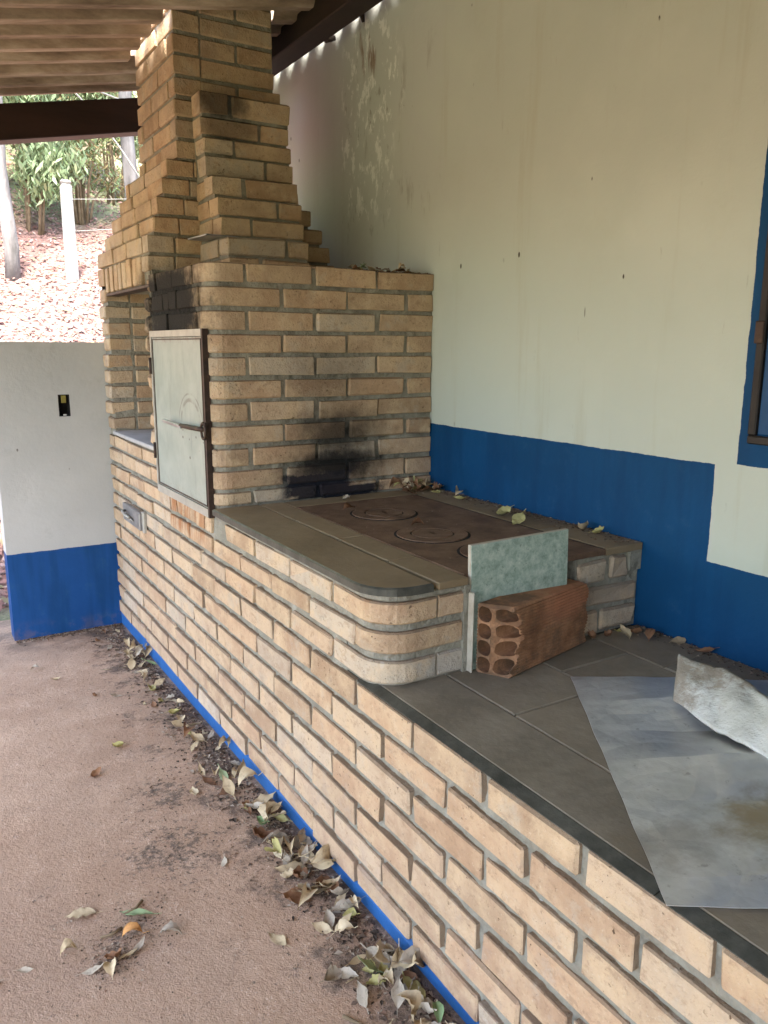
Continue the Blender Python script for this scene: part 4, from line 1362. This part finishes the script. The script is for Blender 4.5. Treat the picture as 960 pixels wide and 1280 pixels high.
# ------------------------------------------------------------------ hillside beyond the low wall
def litter():
    n = 85000
    t = rng.random(n)
    y = 3.2 + 11.5 * t ** 1.25
    x = -4.0 + 9.5 * rng.random(n)
    z = hill(x, y) + rng.random(n) * .04 + .01
    s = .012 + .032 * rng.random(n) ** 1.5
    a = rng.random(n) * 6.28
    tx, ty = (rng.random(n) - .5) * .9, (rng.random(n) - .5) * .9
    e1 = np.stack([np.cos(a), np.sin(a), tx], -1) * s[:, None]
    e2 = np.stack([-np.sin(a), np.cos(a), ty], -1) * (s * (.3 + .3 * rng.random(n)))[:, None]
    P = np.stack([x, y, z], -1)
    e1[:, 2] += e1[:, 1] * .43; e2[:, 2] += e2[:, 1] * .43
    V = np.stack([P - e1, P + e2, P + e1, P - e2], 1).reshape(-1, 3)
    me = bpy.data.meshes.new('leaf_litter')
    me.vertices.add(4 * n); me.vertices.foreach_set('co', V.ravel())
    me.loops.add(4 * n); me.loops.foreach_set('vertex_index', np.arange(4 * n, dtype=np.int32))
    me.polygons.add(n); me.polygons.foreach_set('loop_start', np.arange(0, 4 * n, 4, dtype=np.int32))
    me.update(calc_edges=True)
    pal = np.array([(.20, .12, .10), (.25, .17, .15), (.17, .09, .075), (.30, .22, .19), (.20, .105, .085), (.14, .085, .07), (.20, .17, .10), (.17, .095, .08)])
    c = pal[rng.integers(0, len(pal), n)] * (.8 + .4 * rng.random((n, 1)))
    at = me.color_attributes.new('tint', 'FLOAT_COLOR', 'CORNER')
    at.data.foreach_set('color', np.repeat(np.concatenate([c, np.ones((n, 1))], 1), 4, 0).astype(np.float32).ravel())
    o = link('leaf_litter', me, M['tint'])
    tag(o, 'reddish leaf litter covering the hillside beyond the low wall', 'leaf litter', kind='stuff')
litter()

def leaf_cloud(name, centres, radii, n, size, pal, droop, parent, loc, aspect=.28):
    k = rng.integers(0, len(centres), n)
    C_ = np.array(centres)[k]; Rr = np.array(radii)[k]
    d = rng.normal(size=(n, 3)); d /= np.linalg.norm(d, axis=1)[:, None]
    P = C_ + d * Rr * (rng.random((n, 1)) ** .45)
    s = size * (.6 + .8 * rng.random(n))
    a = rng.random(n) * 6.28
    dz = -droop * (.5 + rng.random(n))
    e1 = np.stack([np.cos(a), np.sin(a), dz], -1); e1 /= np.linalg.norm(e1, axis=1)[:, None]
    e2 = np.cross(e1, rng.normal(size=(n, 3))); e2 /= np.linalg.norm(e2, axis=1)[:, None]
    e1 *= s[:, None]; e2 *= (s * aspect)[:, None]
    V = np.stack([P - e1, P + e2 - e1 * .1, P + e1, P - e2 - e1 * .1], 1).reshape(-1, 3) - np.array(loc)
    me = bpy.data.meshes.new(name)
    me.vertices.add(4 * n); me.vertices.foreach_set('co', V.ravel())
    me.loops.add(4 * n); me.loops.foreach_set('vertex_index', np.arange(4 * n, dtype=np.int32))
    me.polygons.add(n); me.polygons.foreach_set('loop_start', np.arange(0, 4 * n, 4, dtype=np.int32))
    me.update(calc_edges=True)
    pal = np.array(pal)
    c = pal[rng.integers(0, len(pal), n)] * (.75 + .5 * rng.random((n, 1)))
    at = me.color_attributes.new('tint', 'FLOAT_COLOR', 'CORNER')
    at.data.foreach_set('color', np.repeat(np.concatenate([c, np.ones((n, 1))], 1), 4, 0).astype(np.float32).ravel())
    return link(name, me, M['foliage'], parent, loc)

GREEN = [(.19, .26, .12), (.22, .29, .15), (.26, .33, .17), (.17, .22, .11), (.30, .34, .19)]
DRY = [(.30, .24, .12), (.24, .19, .09), (.20, .22, .08), (.34, .27, .17), (.15, .19, .06)]
def bush(x, y, w, h, n, pal, label, droop=1.0, size=.09):
    z = float(hill(np.array(x), np.array(y)))
    t = thing('bush', label, 'bush', (x, y, z), 'bushes on the hillside')
    m = 9
    cs, rs = [], []
    for i in range(m):
        a = U(0, 6.28); r = U(0, .7) * w / 2
        hh = U(.25, .95) * h
        cs.append((x + r * math.cos(a), y + r * math.sin(a) * .7, z + hh))
        rs.append((w * U(.18, .32), w * U(.16, .26), h * U(.14, .24)))
        tube('stem', [(x + .1 * math.cos(a), y + .1 * math.sin(a), z - .05), (x + r * .5 * math.cos(a), y + r * .4 * math.sin(a), z + hh * .55), cs[-1]], [.022, .016, .006], M['stem'], t, 5)
    leaf_cloud('foliage', cs, rs, int(n * 1.5), size * .58, pal, droop, t, (x, y, z))
bush(1.2, 11.6, 2.0, 2.4, 2800, GREEN + DRY[:3], 'leafy green and straw bush up the slope behind the bare vines', 1.0, .09)
bush(-.35, 9.6, 1.3, 2.4, 2400, GREEN, 'bright green weeping bush left of the grey trunk', 1.3, .10)
bush(1.55, 10.6, 1.2, 1.3, 1500, DRY + GREEN[:2], 'low brownish bush beyond the concrete post', .8, .08)
for bx, by, w_, h_, lab in ((-.1, 12.6, 2.2, 3.0, 'airy pale green bush above the weeping bush'), (2.2, 11.4, 1.8, 2.6, 'airy straw green bush beside the pale slim tree'), (.75, 13.6, 2.4, 3.2, 'airy pale green bush rising over the bare vines')):
    bush(bx, by, w_, h_, 2600, GREEN + DRY[:1], lab, 1.1, .08)
bush(.05, 11.0, 2.6, 2.6, 4200, GREEN, 'bright green drooping bush behind the lichen-grey tree trunk', 1.2, .11)
bush(.9, 10.2, 1.5, 2.2, 2600, GREEN, 'narrow green bush growing behind the pale concrete post', 1.2, .10)
bush(1.75, 12.5, 2.4, 2.2, 3000, DRY + GREEN[:2], 'half dry straw coloured bush right of the concrete post', .8, .09)
bush(-1.9, 12.0, 2.6, 3.0, 2600, GREEN, 'dense green bush at the far left of the slope', 1.0, .11)
bush(2.9, 13.6, 2.6, 3.2, 2600, DRY + GREEN, 'mixed dry and green bush half hidden by the chimney', .8, .09)
bush(.7, 15.5, 3.6, 3.6, 4200, GREEN + DRY[:2], 'tall green thicket bush high up the slope', .8, .12)
bush(3.2, 17.0, 4.0, 4.0, 4000, GREEN + DRY[:3], 'tall yellowish thicket bush high up the slope', .8, .12)
bush(-2.6, 17.0, 4.2, 4.2, 3600, GREEN, 'broad dark thicket bush high up the slope', .8, .12)
bush(1.6, 21.0, 6.0, 5.0, 4500, GREEN + DRY[:1], 'large green tree-like bush at the top of the slope', .7, .16)
bush(5.6, 21.0, 5.0, 5.0, 3000, GREEN, 'large dense bush at the top of the slope behind the chimney', .7, .16)

def post(x, y, h, r, label):
    z = float(hill(np.array(x), np.array(y)))
    t = thing('fence_post', label, 'post', (x, y, z), None)
    V, F = chamfer_box(r * 2, r * 2, h + .3, .02, .006)
    link('shaft', mesh('shaft', V, F), M['post'], t, (x, y, z + h / 2 - .15))
    V, F = chamfer_box(r * 1.9, r * 1.9, .05, .022, .004)
    link('cap', mesh('cap', V, F), M['post'], t, (x, y, z + h + .022))
    return z
zp = post(1.00, 8.58, 1.02, .062, 'pale square concrete fence post standing in the leaf litter')
def trunk_tree(x, y, h, r0, label, lean=.05):
    z = float(hill(np.array(x), np.array(y)))
    t = thing('tree', label, 'tree', (x, y, z))
    pts = [(x + lean * i / 8 * h * .4 + .02 * math.sin(i * 1.7), y + .02 * math.cos(i * 2.1), z - .1 + (h + .1) * i / 8) for i in range(9)]
    tube('trunk', pts, [r0 * (1 - .05 * i) for i in range(9)], M['barkgrey'], t, 10)
    tp = pts[-1]
    cs, rs = [], []
    for i in range(6):
        a = i * 1.05 + U(-.3, .3); q = U(.5, 1.1)
        e = (tp[0] + q * math.cos(a), tp[1] + q * math.sin(a), tp[2] + U(.5, 1.4))
        tube('limb', [pts[-2], (tp[0] + q * .4 * math.cos(a), tp[1] + q * .4 * math.sin(a), tp[2] + .35), e], [r0 * .45, r0 * .3, r0 * .12], M['barkgrey'], t, 6)
        cs.append(e); rs.append((.7, .7, .5))
    leaf_cloud('crown', cs, rs, 2600, .09, GREEN + DRY[:1], .6, t, (x, y, z))
trunk_tree(.40, 8.75, 3.4, .085, 'slim tree with lichen-grey trunk beside the concrete fence post', -.03)
trunk_tree(2.05, 9.9, 4.2, .10, 'slim pale tree half hidden behind the brick chimney', .02)
trunk_tree(2.55, 15.5, 5.0, .13, 'grey tree rising behind the dry bush on the slope', .02)
# sagging fence wires from the post
for h, sag in ((.86, .10), (.52, .06)):
    z = zp + h
    pts = [(1.0 + (5.0) * s, 8.52 + .6 * s, z + .9 * s - sag * 4 * s * (1 - s)) for s in np.linspace(0, 1, 12)]
    tag(tube('fence_wire', pts, .0032, M['post'], None, 5), ('upper' if h > .6 else 'lower') + ' slack pale wire running from the concrete fence post', 'wire')
# bare arching vines in front of the bushes
for i, (p0, p1, p2) in enumerate((((.9, 9.4, 4.6), (1.55, 9.4, 4.2), (2.1, 9.4, 3.3)), ((1.3, 9.6, 4.45), (1.75, 9.6, 4.35), (2.25, 9.6, 4.25)))):
    pts = [tuple((1 - t) ** 2 * a + 2 * t * (1 - t) * b + t * t * c for a, b, c in zip(p0, p1, p2)) for t in np.linspace(0, 1, 10)]
    tag(tube('bare_vine', pts, .010, M['post'], None, 5), ('long arching' if i == 0 else 'nearly level') + ' bare pale vine hanging in front of the bushes', 'vine')
